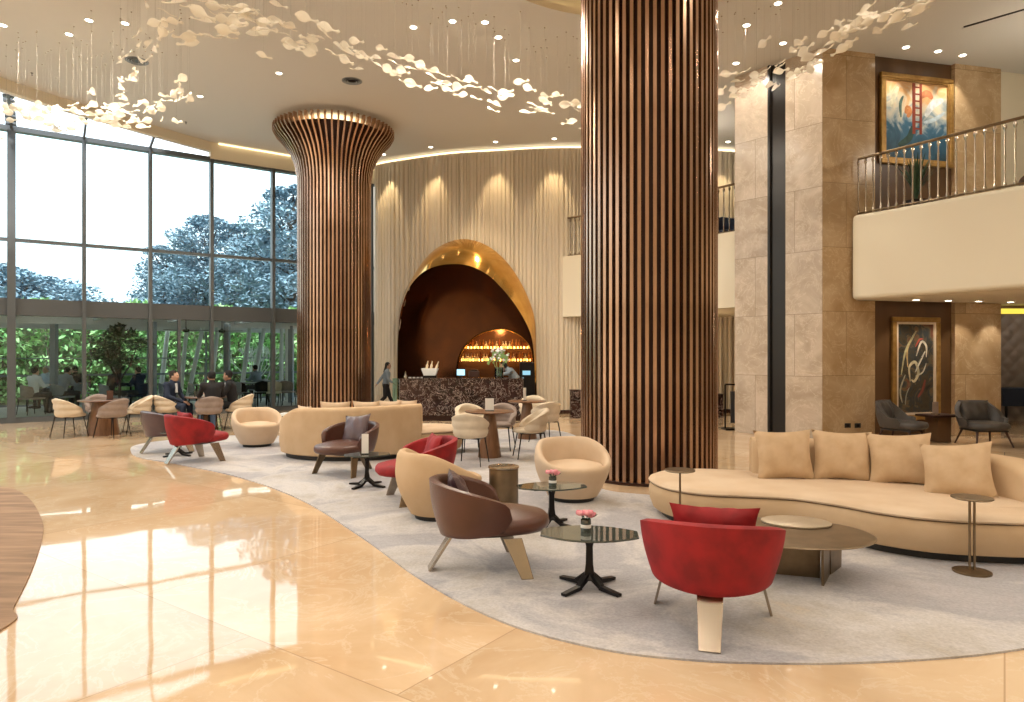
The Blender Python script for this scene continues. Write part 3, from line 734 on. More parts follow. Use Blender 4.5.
for i, (px, D) in enumerate([(336, 11.15), (367, 11.25), (391, 11.42), (408, 11.55)]):
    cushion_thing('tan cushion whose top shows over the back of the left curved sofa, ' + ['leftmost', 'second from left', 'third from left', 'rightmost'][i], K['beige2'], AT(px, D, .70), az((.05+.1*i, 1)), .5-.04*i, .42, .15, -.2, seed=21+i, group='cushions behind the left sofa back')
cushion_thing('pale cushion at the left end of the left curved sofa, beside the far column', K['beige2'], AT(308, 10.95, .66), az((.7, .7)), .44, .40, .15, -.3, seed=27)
# ---- coffee table ----
ct = G(828, 534, .35); ct = Vector((2.07, 5.17, CZ))
t = thing('coffee_table', 'low oval bronze coffee table with a raised round tray disc before the long sofa', 'coffee table', ct, -.22)
cushion(0, 0, .60, .47, .300, .320, n=64, pw=2.0, crown=0).build('tabletop', K['antique'], t, smooth=40)
MB().lathe([(.0,.321),(.235,.321),(.24,.326),(.24,.334),(.232,.337),(.0,.337)], 48, (.10,.27,0), sx=1.08, sy=.82).build('tray_disc', mat('champagne_disc', (.52,.44,.33), .35, .6), t)
plate(MB(), (.24, -.10, .302), (.24, -.10, 0), (.35, 1, 0), .34, .30, .018).build('leg', K['antique'], t, smooth=0)
plate(MB(), (-.14, -.02, .302), (-.14, -.02, .0), (1, -.10, 0), .72, .70, .018).build('leg', K['antique'], t, smooth=0)
plate(MB(), (.36, .16, .302), (.36, .16, .0), (.55, 1, 0), .30, .26, .018).build('leg', K['antique'], t, smooth=0)
# ---- drink tables ----
def drink(loc, h, label, r=.13, two=False):
    t = thing('drinks_table', label, 'side table', loc)
    MB().lathe([(0,h-.014),(r-.01,h-.014),(r,h-.007),(r-.004,h),(0,h)], 32).build('tabletop', K['antique'], t)
    MB().lathe([(0,0),(r*.92,0),(r*.92,.012),(.02,.018),(0,.018)], 32).build('base', K['antique'], t)
    for s in ((-1, 1) if two else (0,)): MB().tube([(s*.018, 0, .015), (s*.018, 0, h-.012)], .009, 8).build('stem', K['antique'], t)
drink(Vector((AT(680, 5.92).x, 5.92, CZ)), .655, 'slim bronze drinks table behind the red chair at the left end of the long sofa')
drink(Vector((AT(972, 5.2).x, 5.2, CZ)), .568, 'slim bronze drinks table with two stems at the right end of the long sofa', two=True, r=.14)
# ---- glass occasional tables ----
def glass_table(loc, rz, L, W, h, label):
    t = thing('glass_side_table', label, 'side table', loc, rz)
    o = []
    for k in range(13): u = -1+k/6; o.append((u*L/2, -W/2*(1-.62*u*u)))
    for k in range(13): u = 1-k/6; o.append((u*L/2, W/2*(1-.62*u*u)))
    MB().prism(o, h-.014, h).build('tabletop', K['smoke'], t, smooth=0, bevel=.003)
    for s, nm in ((1, 'crossbar'), (0, 'crossbar')):
        v = Vector((1, 0, 0)) if s else Vector((0, 1, 0)); l = .17 if s else .10
        MB().bar(-v*l+Vector((0, 0, h-.032)), v*l+Vector((0, 0, h-.032)), .035, .03).build(nm, K['black'], t, smooth=0, bevel=.003)
    MB().loft([[(x*w, y*w, z) for x, y in ((-1,-1),(1,-1),(1,1),(-1,1))] for w, z in ((.055,.06),(.035,.10),(.026,.17),(.024,h-.09),(.034,h-.05),(.04,h-.03))]).build('column', K['black'], t, smooth=0, bevel=.006)
    for k in range(4):
        a = k*PI/2+.85; d = Vector((math.cos(a), math.sin(a), 0))
        q = MB(); q.bar(d*.02+Vector((0,0,.09)), d*.11+Vector((0,0,.030)), .045, .045, h1=.03); q.bar(d*.10+Vector((0,0,.025)), d*.27+Vector((0,0,.011)), .045, .03, h1=.02); q.build('foot', K['black'], t, smooth=0, bevel=.003)
    return t
def vase(loc, label, sc=1, n=3):
    t = thing('flower_vase', label, 'vase of flowers', loc)
    MB().lathe([(0,0),(.035,0),(.037,.01),(.037,.085),(.033,.085),(.033,.02),(0,.02)], 20).build('vase', K['smoke'], t)
    MB().lathe([(.038,.028),(.0385,.03),(.0385,.05),(.038,.052)], 20).build('band', K['white'], t)
    for i in range(n):
        a = i*2.2+.5; p = Vector((.036*math.cos(a), .03*math.sin(a), .115+.012*i)); q = MB()
        for k in range(14):
            b_ = k*2.4; e = .3+k*.08; r = .012+.0015*(14-k)
            q.ell(p+Vector((math.cos(b_)*r*.9, math.sin(b_)*r*.9, .004*math.cos(e*2))), (.015,.015,.017), 6, 5)
        MB().tube([(p.x*.3, p.y*.3, .03), p], .003, 5).build('stem', K['leaf'], q.build('blossom', K['pink'], t))
    q = MB()
    for i in range(3):
        a = i*2.1; q.add([(0,0,.08),(math.cos(a)*.05-.012,math.sin(a)*.05+.01,.11),(math.cos(a)*.085,math.sin(a)*.085,.12),(math.cos(a)*.05+.012,math.sin(a)*.05-.01,.105)], [(0,1,2,3)])
    q.build('leaves', K['leaf'], t, fix=False)
g1 = Vector((.545, 4.86, CZ)); glass_table(g1, -.10, .68, .44, .385, 'foreground smoked glass side table with black pedestal between the brown and red chairs')
vase(g1+Vector((-.02, .04, .3855)), 'small black vase of pink flowers on the foreground glass table')
g2 = Vector((.38, 6.62, CZ)); glass_table(g2, .12, .66, .42, .385, 'smoked glass side table with black pedestal in front of the forward facing tub chair')
vase(g2+Vector((.01, 0, .3855)), 'small black vase of pink flowers on the glass table by the tub chair')
g3 = Vector((AT(367, 8.62).x, 8.62, CZ)); glass_table(g3, .25, .56, .40, .40, 'smoked glass side table beside the brown leather chair at the curved sofa back')
g4 = AT(178, 11.25, CZ); glass_table(g4, .3, .5, .38, .38, 'small black pedestal table between the far left red and brown chairs')
def card(loc, rz, label, w=.10, h=.20, col='white'):
    t = thing('menu_stand', label, 'menu', loc, rz)
    MB().box((0,0,.006), (.06, w, .012)).build('base', K['plinth'], t, smooth=0)
    MB().box((0,0,.012+h/2), (.008, w, h)).build('card', K[col], t, smooth=0)
card(g3+Vector((-.02,-.02,.4005)), -PI/2+.2, 'white menu card in a stand on the glass table by the brown leather chair', .085, .24)
# drum table
t = thing('drum_table', 'cylindrical bronze drum table between the tan tub chair and glass table', 'side table', (-.085, 7.08, CZ))
MB().lathe([(0,0),(.145,0),(.15,.01),(.15,.475),(.147,.478),(.0,.478)], 40).build('body', K['antique'], t)
MB().lathe([(.150,.482),(.158,.482),(.16,.49),(.158,.50),(.145,.503),(0,.500),(0,.479),(.15,.479)], 40).build('tabletop', K['brass'], t)
# ---- dining chairs & tables ----
def dining(loc, rz, label, m, group):
    t = thing('dining_chair', label, 'chair', loc, rz, group)
    shell(math.radians(128), .285, .29, lambda u: lerp(.79, .52, u**1.6), lambda u: lerp(.42, .44, u), .80, .045, n=36, m=15, end=.14, channels=3).build('backrest', m, t, smooth=70)
    cushion(.03, 0, .26, .235, .40, .465, pw=2.4, crown=.012).build('seat', m, t, smooth=80)
    MB().tube([(.20,.19,.40),(-.17,.16,.40),(-.17,-.16,.40),(.20,-.19,.40)], .011, 6, closed=True).build('seat_frame', K['black'], t)
    for a, b in ((1,1),(1,-1),(-1,1),(-1,-1)): MB().tube([(.18*a, .17*b, .41), (.25*a, .22*b, 0)], [.012,.008], 7).build('leg', K['black'], t)
    return t
def cone_table(loc, label, r=.40, h=.74, rb=.19, rt=.09):
    t = thing('round_table', label, 'table', loc)
    MB().lathe([(0,h-.03),(r-.03,h-.03),(r,h-.012),(r,h-.004),(r-.006,h),(0,h)], 48).build('tabletop', K['wood'], t)
    MB().lathe([(0,0),(rb,0),(rb,.01),(rt,h-.03),(0,h-.03)], 36).build('pedestal', K['wood'], t)
TA = Vector((-.36, 11.1, CZ)); TB = Vector((.30, 13.55, CZ)); TC = Vector((-8.5, 14.35, 0)); TD = Vector((-6.80, 15.35, 0))
cone_table(TA, 'round walnut table with a cone pedestal, nearest of the tables before the bar', .40)
cone_table(TB, 'round walnut table close to the bar counter, behind the nearer round table', .38)
cone_table(TC, 'round table with broad pedestal by the glass wall at the far left', .47, .72, .30, .20)
cone_table(TD, 'round dark table by the glass wall where three people sit', .45, .73, .24, .12)
def face(a, b): v = Vector(b)-Vector(a); return az(v)
gb = 'channelled chairs around the tables before the bar'
ch = [(Vector((-.62, 10.35, CZ)), TA, 'sand channelled chair, back to the viewer, at the left of the nearer bar table', 'sand'),
      (Vector((-.70, 11.9, CZ)), TA, 'sand chair behind the left chair of the nearer bar table', 'sand'),
      (Vector((.30, 11.05, CZ)), TA, 'sand channelled chair at the right of the nearer bar table', 'sand'),
      (Vector((-.20, 12.0, CZ)), TA, 'grey chair beyond the nearer bar table, close to the counter', 'taupe'),
      (Vector((.62, 12.85, CZ)), TB, 'sand chair at the right of the farther bar table', 'sand'),
      (Vector((.42, 14.35, CZ)), TB, 'sand chair behind the farther bar table, against the counter', 'sand')]
for i, (p, tt, lb, m) in enumerate(ch):
    dining(p, face(p, tt)+(.12 if i == 0 else .25 if i == 2 else 0), lb, K[m], gb)
gc = 'channelled chairs at the tables by the glass wall'
for p, tt, lb, m, dr_ in [(Vector((-8.95, 13.95, 0)), TC, 'sand chair at the left of the far left round table', 'sand', .4),
      (Vector((-8.02, 13.85, 0)), TC, 'taupe chair at the right front of the far left round table', 'taupe', .55),
      (Vector((-8.0, 14.75, 0)), TC, 'sand chair at the right rear of the far left round table', 'sand', 0),
      (Vector((-9.0, 15.05, 0)), TC, 'dark taupe chair at the rear of the far left round table', 'taupe', 0),
      (Vector((-7.50, 15.05, 0)), TD, 'sand chair under the person in the navy suit', 'sand', .5),
      (Vector((-6.42, 14.62, 0)), TD, 'taupe chair with its back to the viewer at the table of three', 'taupe', .1),
      (Vector((-6.06, 15.35, 0)), TD, 'sand chair at the right of the table of three', 'sand', 0)]:
    dining(p, face(p, tt)+dr_, lb, K[m], gc)
card(TA+Vector((-.0,-.05,.741)), -PI/2, 'pale menu card on the nearer round table before the bar', .14, .19)
card(TB+Vector((-.05,.02,.741)), -PI/2+.6, 'thin white menu card on the farther round table before the bar', .06, .24)
card(TC+Vector((.15,-.02,.721)), -PI/2+.3, 'small dark menu stand on the far left round table', .12, .18, 'leather')
for i in range(4):
    t = thing('drinking_glass', ['glass by the navy suited man on the table of three', 'glass in the middle of the table of three', 'glass near the open jacket on the table of three', 'glass on the right of the table of three'][i], 'glass', TD+Vector((-.2+.13*i, -.1+.09*(i % 2), .731)), 0, 'glasses on the table of three')
    MB().lathe([(0,0),(.03,0),(.036,.12),(.033,.12),(.027,.008),(0,.008)], 14).build('tumbler', K['whitepaint'] if i == 1 else K['smoke'], t)
# ---- grey armchairs & table on the right ----
def grey_chair(loc, rz, label):
    t = thing('leather_armchair', label, 'armchair', loc, rz, scale=(1.1,1.1,.98))
    q = shell(math.radians(118), .34, .40, lambda u: lerp(.82, .52, min(1, max(0, (u-.30)/.45))**1.1), lambda u: .30+.03*u, .80, .07, n=44, end=.12, bulge=.03); q.build('shell', K['grey'], t, smooth=70)
    cushion(.08, 0, .34, .30, .31, .44, pw=3, crown=.02).build('seat', K['grey'], t, smooth=80)
    finish(puff(.50, .42, .12, seed=4), 'back_cushion', K['grey'], t, (-.20, 0, .62), (0, -.22, 0))
    MB().bar((-.2,0,.29), (.28,0,.29), .5, .03).build('seat_frame', K['plinth'], t, smooth=0)
    for a, b in ((1,1),(1,-1),(-1,1),(-1,-1)): MB().tube([(.04+.20*a, .22*b, .30), (.04+.30*a, .29*b, 0)], [.022,.011], 8).build('leg', K['bronzedark'], t)
wallp = lambda px, off: Vector((onR(px).x, onR(px).y, 0)) - Vector((nR.x, nR.y, 0))*off
ga = AT(899, 12.75); gb_ = AT(982, 12.65)
grey_chair(ga, az((.62,-.78)), 'charcoal leather armchair at the left of the tall framed painting')
grey_chair(gb_, az((-.05,-1)), 'charcoal leather armchair at the right, in front of the pale stone wall')
st = AT(938, 13.15); t = thing('lamp_table', 'dark square side table between the two charcoal armchairs', 'side table', st, az(UR))
MB().box((0,0,.50), (.62,.45,.04)).build('tabletop', K['bronzedark'], t, smooth=0, bevel=.004)
MB().box((0,0,.245), (.30,.30,.47)).build('pedestal', K['brownpanel'], t, smooth=0, bevel=.004)
t = thing('sign_holder', 'small clear sign holder on a round foot on the table between the charcoal armchairs', 'sign', st+Vector((-.08,-.05,.521)), az(UR)-PI/2)
MB().lathe([(0,0),(.08,0),(.08,.02),(0,.03)], 20).build('foot', K['brass'], t)
MB().box((0,0,.13), (.01,.13,.22)).build('card', K['taupe'], t, smooth=0)
# ---- paintings ----
def framed(px0, px1, pyt, pyb, label, fw, m2):
    p0 = onR(px0); p1 = onR(px1); c = (p0+p1)/2; z1 = HITV((px0+px1)/2, pyt, Cc, UR).z; z0 = HITV((px0+px1)/2, pyb, Cc, UR).z
    W = (p1-p0).length; H = z1-z0; base = Vector((c.x, c.y, z0)) + Vector((nR.x, nR.y, 0))*.085
    t = thing('framed_painting', label, 'painting', base, az(UR))     # local x along the wall, -y out
    fr_ = MB()
    for x0, x1, za, zb in ((-W/2, W/2, H-fw, H), (-W/2, W/2, 0, fw), (-W/2, -W/2+fw, fw, H-fw), (W/2-fw, W/2, fw, H-fw)):
        fr_.box(((x0+x1)/2, -.04, (za+zb)/2), (x1-x0, .075, zb-za)); 
    fr_.build('frame', K['gold2'], t, smooth=0, bevel=.015)
    f2 = MB(); g_ = fw*.45
    for x0, x1, za, zb in ((-W/2+fw, W/2-fw, H-fw-g_, H-fw), (-W/2+fw, W/2-fw, fw, fw+g_), (-W/2+fw, -W/2+fw+g_, fw+g_, H-fw-g_), (W/2-fw-g_, W/2-fw, fw+g_, H-fw-g_)):
        f2.box(((x0+x1)/2, -.03, (za+zb)/2), (x1-x0, .05, zb-za))
    f2.build('mat_border', m2, t, smooth=0)
    return t, W-2*(fw+g_), H-2*(fw+g_), fw+g_
K['gold2'] = mat('gilded_wood', (.42,.25,.075), .42, .55, c2=(.30,.17,.05), sc=9)
def canvas(t, w, h, z0, ramp, sc=1.6, dist=2.5, zramp=0, seed=0):
    m, nt, b = nodes('painted_canvas'); N = nt.nodes; L = nt.links
    tc = N.new('ShaderNodeTexCoord'); n = N.new('ShaderNodeTexNoise'); n.inputs['Scale'].default_value = sc; n.inputs['Detail'].default_value = 6; n.inputs['Distortion'].default_value = dist
    mp = N.new('ShaderNodeMapping'); mp.inputs['Location'].default_value = (seed, 0, seed); L.new(tc.outputs['Object'], mp.inputs[0]); L.new(mp.outputs[0], n.inputs['Vector'])
    sx = N.new('ShaderNodeSeparateXYZ'); L.new(tc.outputs['Object'], sx.inputs[0])
    ma = N.new('ShaderNodeMath'); ma.operation = 'MULTIPLY_ADD'; ma.inputs[1].default_value = zramp/h; L.new(sx.outputs['Z'], ma.inputs[0])
    m2 = N.new('ShaderNodeMath'); m2.operation = 'MULTIPLY'; m2.inputs[1].default_value = 1-.6*zramp; L.new(n.outputs['Fac'], m2.inputs[0]); L.new(m2.outputs[0], ma.inputs[2])
    r = N.new('ShaderNodeValToRGB'); e = r.color_ramp.elements
    e[0].position = ramp[0][0]; e[0].color = rgb(ramp[0][1]); e[1].position = ramp[-1][0]; e[1].color = rgb(ramp[-1][1])
    for p_, c_ in ramp[1:-1]: k = e.new(p_); k.color = rgb(c_)
    L.new(ma.outputs[0], r.inputs[0]); L.new(r.outputs[0], b.inputs['Base Color']); b.inputs['Roughness'].default_value = .5
    MB().add([(-w/2,-.022,z0),(w/2,-.022,z0),(w/2,-.022,z0+h),(-w/2,-.022,z0+h),(-w/2,-.002,z0),(w/2,-.002,z0),(w/2,-.002,z0+h),(-w/2,-.002,z0+h)], [(0,1,2,3),(5,4,7,6),(0,4,5,1),(1,5,6,2),(2,6,7,3),(3,7,4,0)]).build('canvas', m, t, smooth=0)
def stroke(t, pts, r, c, name='brush_stroke', y=-.024):
    P = catmull([Vector((a, y, b)) for a, b in pts], 5); n = len(P); q = MB(); L_, R_ = [], []
    for i, p in enumerate(P):
        d = (P[min(i+1, n-1)]-P[max(i-1, 0)]).normalized(); nn = Vector((-d.z, 0, d.x)); w = .7*r*math.sin(PI*(.06+.88*i/(n-1)))**.6
        L_.append(p+nn*w); R_.append(p-nn*w)
    q.loft([[l, l.lerp(k, .5)+Vector((0,-.006,0)), k] for l, k in zip(L_, R_)], closed=False, cap=False)
    return q.build(name, mat('paint', c, .5, c2=[x*.6 for x in c], sc=9), t, smooth=60, fix=False)
t, w, h, z0 = framed(893.5, 941.5, 317, 420, 'tall narrow gilt framed painting of pale swirling strokes, on the lower wall', .10, K['sand'])
canvas(t, w, h, z0, [(.30,(.012,.012,.012)),(.42,(.06,.045,.025)),(.5,(.025,.035,.04)),(.58,(.14,.10,.05)),(.66,(.14,.04,.025)),(.75,(.32,.26,.16))], 2.2, 2.2)
for pts, r, c in [([(-.28,.75),(-.20,1.2),(-.05,1.5),(.02,1.62)],.035,(.50,.48,.28)),([(-.15,.9),(-.16,1.25),(-.05,1.5)],.03,(.55,.40,.18)),([(.02,1.12),(.12,1.40),(.22,1.32),(.22,1.10)],.035,(.75,.70,.58)),([(-.10,.62),(-.12,.9),(.0,1.0),(.06,.78),(-.02,.62),(-.08,.66)],.045,(.62,.55,.36)),([(.0,.8),(.10,1.02),(.2,1.22)],.03,(.72,.70,.60)),([(.0,.72),(.15,.80),(.22,.98)],.022,(.66,.62,.5)),([(-.26,.2),(-.3,.45),(-.2,.75)],.03,(.45,.42,.30)),([(-.2,.15),(-.18,.35),(-.12,.5)],.018,(.38,.38,.3)),([(.0,1.3),(.08,1.44),(.16,1.46)],.03,(.5,.10,.06)),([(.02,.9),(.1,1.06),(.14,1.1)],.02,(.10,.10,.07)),([(.05,.3),(.15,.45),(.2,.65)],.05,(.20,.05,.035))]:
    stroke(t, [(a*w/.72, b*h/1.75+z0) for a, b in pts], r, c)
t, w, h, z0 = framed(882, 954.5, 75, 165, 'large gilt framed painting with a red ladder over blue and white, on the upper wall', .09, K['gold2'])
canvas(t, w, h, z0, [(.25,(.010,.03,.04)),(.40,(.015,.07,.12)),(.60,(.03,.11,.19)),(.70,(.30,.36,.38)),(.82,(.62,.56,.42)),(.95,(.62,.36,.16))], 2.0, 2.5, .62, 3)
for pts, r, c, nm in [([(-.42,.98),(-.44,1.3),(-.36,1.5)],.05,(.10,.18,.16),'brush_stroke'),([(-.30,1.08),(-.24,1.22),(-.18,1.12),(-.25,1.0)],.09,(.55,.22,.07),'brush_stroke'),([(.1,1.5),(.3,1.62),(.45,1.5)],.10,(.60,.22,.10),'brush_stroke'),([(.25,1.05),(.45,1.35),(.75,1.5)],.11,(.72,.76,.78),'brush_stroke'),([(.2,.9),(.5,1.0),(.8,1.2)],.06,(.50,.62,.70),'brush_stroke'),([(-.7,1.2),(-.6,1.5),(-.5,1.7)],.08,(.70,.68,.50),'brush_stroke'),([(-.5,.3),(-.2,.5),(-.1,.8)],.1,(.02,.07,.06),'brush_stroke')]:
    stroke(t, [(a*w/1.7, b*h/1.85+z0) for a, b in pts], r, c, nm)
lad = mat('red_paint', (.22,.035,.015), .5)
q = MB(); q.box((-.07*w/1.7, -.026, z0+h*.66), (.07,.008,h*.66)); q.box((.12*w/1.7, -.026, z0+h*.66), (.055,.008,h*.66))
for i in range(7): q.box((.025*w/1.7, -.026, z0+h*(.40+.09*i)), (.2,.008,.03))
q.build('painted_ladder', lad, t, smooth=0)
# sockets
for px, lb in ((847.5, 'left of the two black wall sockets on the stone wall'), (857.5, 'right of the two black wall sockets on the stone wall')):
    p = HITV(px, 425.5, Cc, UR); t = thing('wall_socket', lb, 'socket', p-Vector((nR.x, nR.y, 0))*.0, az(UR), 'wall sockets')
    pl_ = MB().box((0,-.006,0), (.135,.012,.09)).build('plate', K['plinth'], t, smooth=0, bevel=.003)
    MB().box((0,-.014,0), (.06,.006,.05)).build('outlet', K['black'], pl_, smooth=0)
# upstairs pot plant and sofa
def leafplant(loc, label, h, n, m, pot=None, name='potted_plant', spread=.6):
    t = thing(name, label, 'plant', loc)
    MB().lathe([(0,0),(.17,0),(.22,.34),(.19,.34),(.18,.28),(0,.28)], 20).build('pot', pot or K['black'], t)
    q = MB(); rr = random.Random(5)
    for i in range(n):
        a = rr.random()*2*PI; L_ = h*rr.uniform(.6, 1); sp = spread*rr.uniform(.3, 1); P = [Vector((math.cos(a)*sp*u**1.6*L_, math.sin(a)*sp*u**1.6*L_, .28+L_*(u-.35*u**3*sp))) for u in (0,.25,.5,.75,1)]
        s_ = Vector((-math.sin(a), math.cos(a), 0))
        q.loft([[p-s_*w_, p+Vector((0,0,-.004)), p+s_*w_] for p, w_ in zip(P, (.008,.018,.024,.018,.002))], closed=False, cap=False)
    q.build('foliage', m, t, fix=False)
leafplant(AT(916, 12.95, 4.2), 'leafy plant in a black pot on the balcony in front of the ladder painting', 1.0, 46, K['leaf'], spread=.5)
# upstairs seats partly seen
t = thing('lounge_sofa', 'dark mauve sofa back just seen through the balcony railing at the right edge', 'sofa', (10.0, 12.6, 4.2), 0)
shell(math.radians(100), .5, .8, lambda u: .85-.2*u, lambda u: .1, .9, .12).build('backrest', K['leatherdk'], t, smooth=60); cushion(.05,0,.4,.65,.05,.42).build('seat', K['leatherdk'], t, smooth=60)
t = thing('armchair', 'navy armchair seen through the bar side balcony railing beside the pillar', 'armchair', (5.25, 16.9, 4.25), -1.57)
shell(math.radians(115), .35, .4, lambda u: .85-.15*u, lambda u: .1, .9, .1).build('backrest', K['navy'], t, smooth=60); cushion(.05,0,.3,.3,.05,.42).build('seat', K['navy'], t, smooth=60)
# corridor dark console at far right
t = thing('console_table', 'dark console table by the tufted wall at the right edge', 'table', (12.7, 16.4, 0), 0)
MB().box((0,0,.66), (2.4,.5,.42)).build('cabinet', K['navy'], t, smooth=0, bevel=.01)
for a, b in ((1,1),(1,-1),(-1,1),(-1,-1)): MB().box((1.1*a,.2*b,.225), (.04,.04,.45)).build('leg', K['black'], t, smooth=0)
# dark marble pedestals beside the bar wall; black stand by the pillar; bench by the column
def pedestal(loc, w, h, label, m):
    t = thing('pedestal', label, 'pedestal', loc)
    MB().box((0,0,h/2), (w,w,h)).build('body', m, t, smooth=0, bevel=.005); MB().box((0,0,h+.008), (w+.02,w+.02,.015)).build('cap', K['bronzedark'], t, smooth=0)
pp = AT(575, 18.2); pedestal(pp, .28, .72, 'dark veined marble pedestal against the fluted wall beside the foreground column', K['darkmarble'])
pedestal(AT(716, 18.4), .3, .60, 'dark pedestal against the fluted wall, right of the foreground column', K['darkmarble'])
t = thing('queue_stand', 'black metal stand standing behind the left edge of the stone pillar', 'stand', AT(733, 15.25))
MB().box((0,0,.02), (.42,.35,.04)).build('base', K['black'], t, smooth=0)
for s in (-1, 1): MB().tube([(s*.17,0,.03),(s*.17,0,1.0)], .018, 8).build('post', K['black'], t)
MB().tube([(-.17,0,1.0),(.17,0,1.0)], .018, 8).build('top_bar', K['black'], t); MB().box((.05,0,.5), (.2,.04,.7)).build('panel', K['charcoal'] if 'charcoal' in K else K['black'], t, smooth=0)
t = thing('planter_bench', 'low dark box with pale top beside the far bronze column', 'planter', AT(291, 15.2, 0)+Vector((0,.2,0)))
MB().box((0,0,.15), (.55,.4,.30)).build('body', K['bronzedark'], t, smooth=0, bevel=.01); MB().box((0,0,.325), (.6,.45,.05)).build('top', K['whitepaint'], t, smooth=0, bevel=.006)
# ================= bar =================
bx0, bx1, by = -2.80, .28, 17.2
t = thing('bar_counter', 'dark veined marble bar counter under the golden arch', 'bar counter', ((bx0+bx1)/2, by+.35, 0)); W = bx1-bx0
MB().box((0,0,.59), (W,.7,.90)).build('front', K['darkmarble'], t, smooth=0)
MB().box((0,.04,.07), (W-.04,.60,.14)).build('kick_base', K['bronzedark'], t, smooth=0)
MB().box((0,0,1.055), (W+.04,.76,.03)).build('worktop', K['darkmarble'], t, smooth=0, bevel=.004)
TOP = 1.07
t = thing('glass_screen', 'pale green glass screen at the left end of the bar counter', 'screen', (bx0-.13, by+.3, 0)); MB().box((0,0,.53), (.2,.012,1.06)).build('pane', glassy('green_glass', (.62,.86,.84), 1.5), t, smooth=0); MB().box((0,0,.02), (.24,.05,.04)).build('foot', K['brass'], t, smooth=0); MB().box((.09,0,.54),(.02,.02,1.02)).build('edge', K['whitepaint'], t, smooth=0)
def bottle_mesh(kind):
    P = [[(0,0),(.034,0),(.036,.01),(.036,.17),(.03,.20),(.012,.235),(.011,.29),(.014,.292),(.014,.30),(0,.30)],
         [(0,0),(.045,0),(.048,.01),(.046,.12),(.03,.155),(.014,.17),(.014,.215),(.018,.22),(.018,.245),(0,.245)],
         [(0,0),(.03,0),(.032,.01),(.032,.22),(.014,.26),(.012,.32),(.015,.33),(0,.335)]][kind]
    return P
bm_ = [mat('amber_spirit', (.80,.40,.10), .1, 0, trans=.5, ior=1.3), mat('clear_spirit', (.95,.85,.65), .1, 0, trans=.5, ior=1.3), mat('dark_spirit', (.35,.10,.03), .1, 0, trans=.3, ior=1.3)]
# niche shelves
protos = []
for k in range(3):
    o = MB().lathe(bottle_mesh(k), 12).build('bottle', bm_[k]); tag(o, 'spirit bottle glowing amber on the backlit bar shelf', 'bottle'); protos.append([o, False])
for zi, (py, x0, x1) in enumerate([(348.5, 465, 531), (361, 461, 533.5)]):
    D = 22.95; z = AY(500, py, D).z; a = AT(x0, D, z); b_ = AT(x1, D, z)
    t = thing('bar_shelf', ['upper', 'lower'][zi]+' backlit bottle shelf inside the bar arch', 'shelf', ((a.x+b_.x)/2, D, z)); w = b_.x-a.x
    MB().box((0,0,-.02), (w,.22,.03)).build('board', K['bronzedark'], t, smooth=0)
    MB().box((0,.14,.03), (w,.02,.08)).build('light_strip', K['amber'], t, smooth=0)
    n = 20 if zi == 0 else 24
    for i in range(n):
        k = R.randrange(3); x = a.x+.06+(w-.12)*i/(n-1)+R.uniform(-.015, .015); pr = protos[k]
        if not pr[1]: o = pr[0]; pr[1] = True
        else: o = pr[0].copy(); COL.objects.link(o)
        o.location = (x, D-.03+R.uniform(-.03,.03), z-.004); o['label'] = 'spirit bottle in the row on the %s backlit shelf of the bar arch' % ['upper', 'lower'][zi]; o['group'] = 'bottles on the %s bar shelf' % ['upper', 'lower'][zi]
t = thing('back_bar_cabinet', 'dark back bar cabinet below the bottle shelves', 'cabinet', (-.6, 21.6, 0)); MB().box((0,0,.45),(4.2,.5,.9)).build('body', K['bronzedark'], t, smooth=0); MB().box((0,0,.915),(4.25,.55,.03)).build('top', K['darkmarble'], t, smooth=0)
t = thing('bar_fridge', 'tall black appliance at the right side of the bar alcove', 'appliance', (AT(527, 19.6).x, 19.6, 0)); MB().box((0,0,.72),(.42,.5,1.44)).build('body', K['black'], t, smooth=0, bevel=.01); MB().box((-.02,-.26,1.15),(.22,.02,.12)).build('display', mat('blue_lit_display', (.05,.1,.14), .2, emit=(.4,.8,1), es=.8), t, smooth=0)
# things on the counter
def on(px, dy=0): return Vector(((px-HX)/F*(by+.3+dy), by+.3+dy, TOP+.0005))
t = thing('ice_bucket', 'pale ice basin holding three bottles on the bar counter', 'ice bucket', on(430))
MB().box((0,0,.03),(.34,.24,.06)).build('base', K['black'], t, smooth=0)
MB().loft([[(x*a, y*b_, z) for x, y in ((-1,-1),(1,-1),(1,1),(-1,1))] for a, b_, z in ((.15,.10,.06),(.21,.14,.24),(.20,.13,.24),(.14,.09,.08))]).build('basin', K['whitepaint'], t, smooth=0, bevel=.008)
for i in range(3):
    o = MB().lathe(bottle_mesh(2), 12).build('bottle', mat('champagne_bottle', (.80,.66,.45), .3, .3)); o.location = on(430)+Vector((-.11+.11*i, 0, .10)); o.rotation_euler = (0, .18+.15*(i == 2), 0); tag(o, ['left','middle','right'][i]+' bottle standing in the pale ice basin', 'bottle', 'bottles in the ice basin')
t = thing('dispenser', 'small brass bottle at the left end of the bar counter', 'bottle', on(405.5)); MB().lathe([(0,0),(.045,0),(.045,.05),(.025,.08),(.012,.12),(.03,.125),(.03,.135),(0,.14)], 16).build('body', K['brass'], t); MB().lathe([(0,.14),(.012,.14),(.012,.17),(0,.175)], 10).build('neck', K['brass'], t)
for i in range(4): tag(MB().lathe([(0,0),(.035,.003),(.04,.02),(.036,.02),(.03,.006),(0,.006)], 14).build('saucer', K['whitepaint'], loc=on(410+4*i)), 'small white dish in the row left of the ice basin', 'dish', 'dishes on the bar counter')
t = thing('monitor', 'small screen with blue glow on the bar counter', 'screen', on(461), -.25)
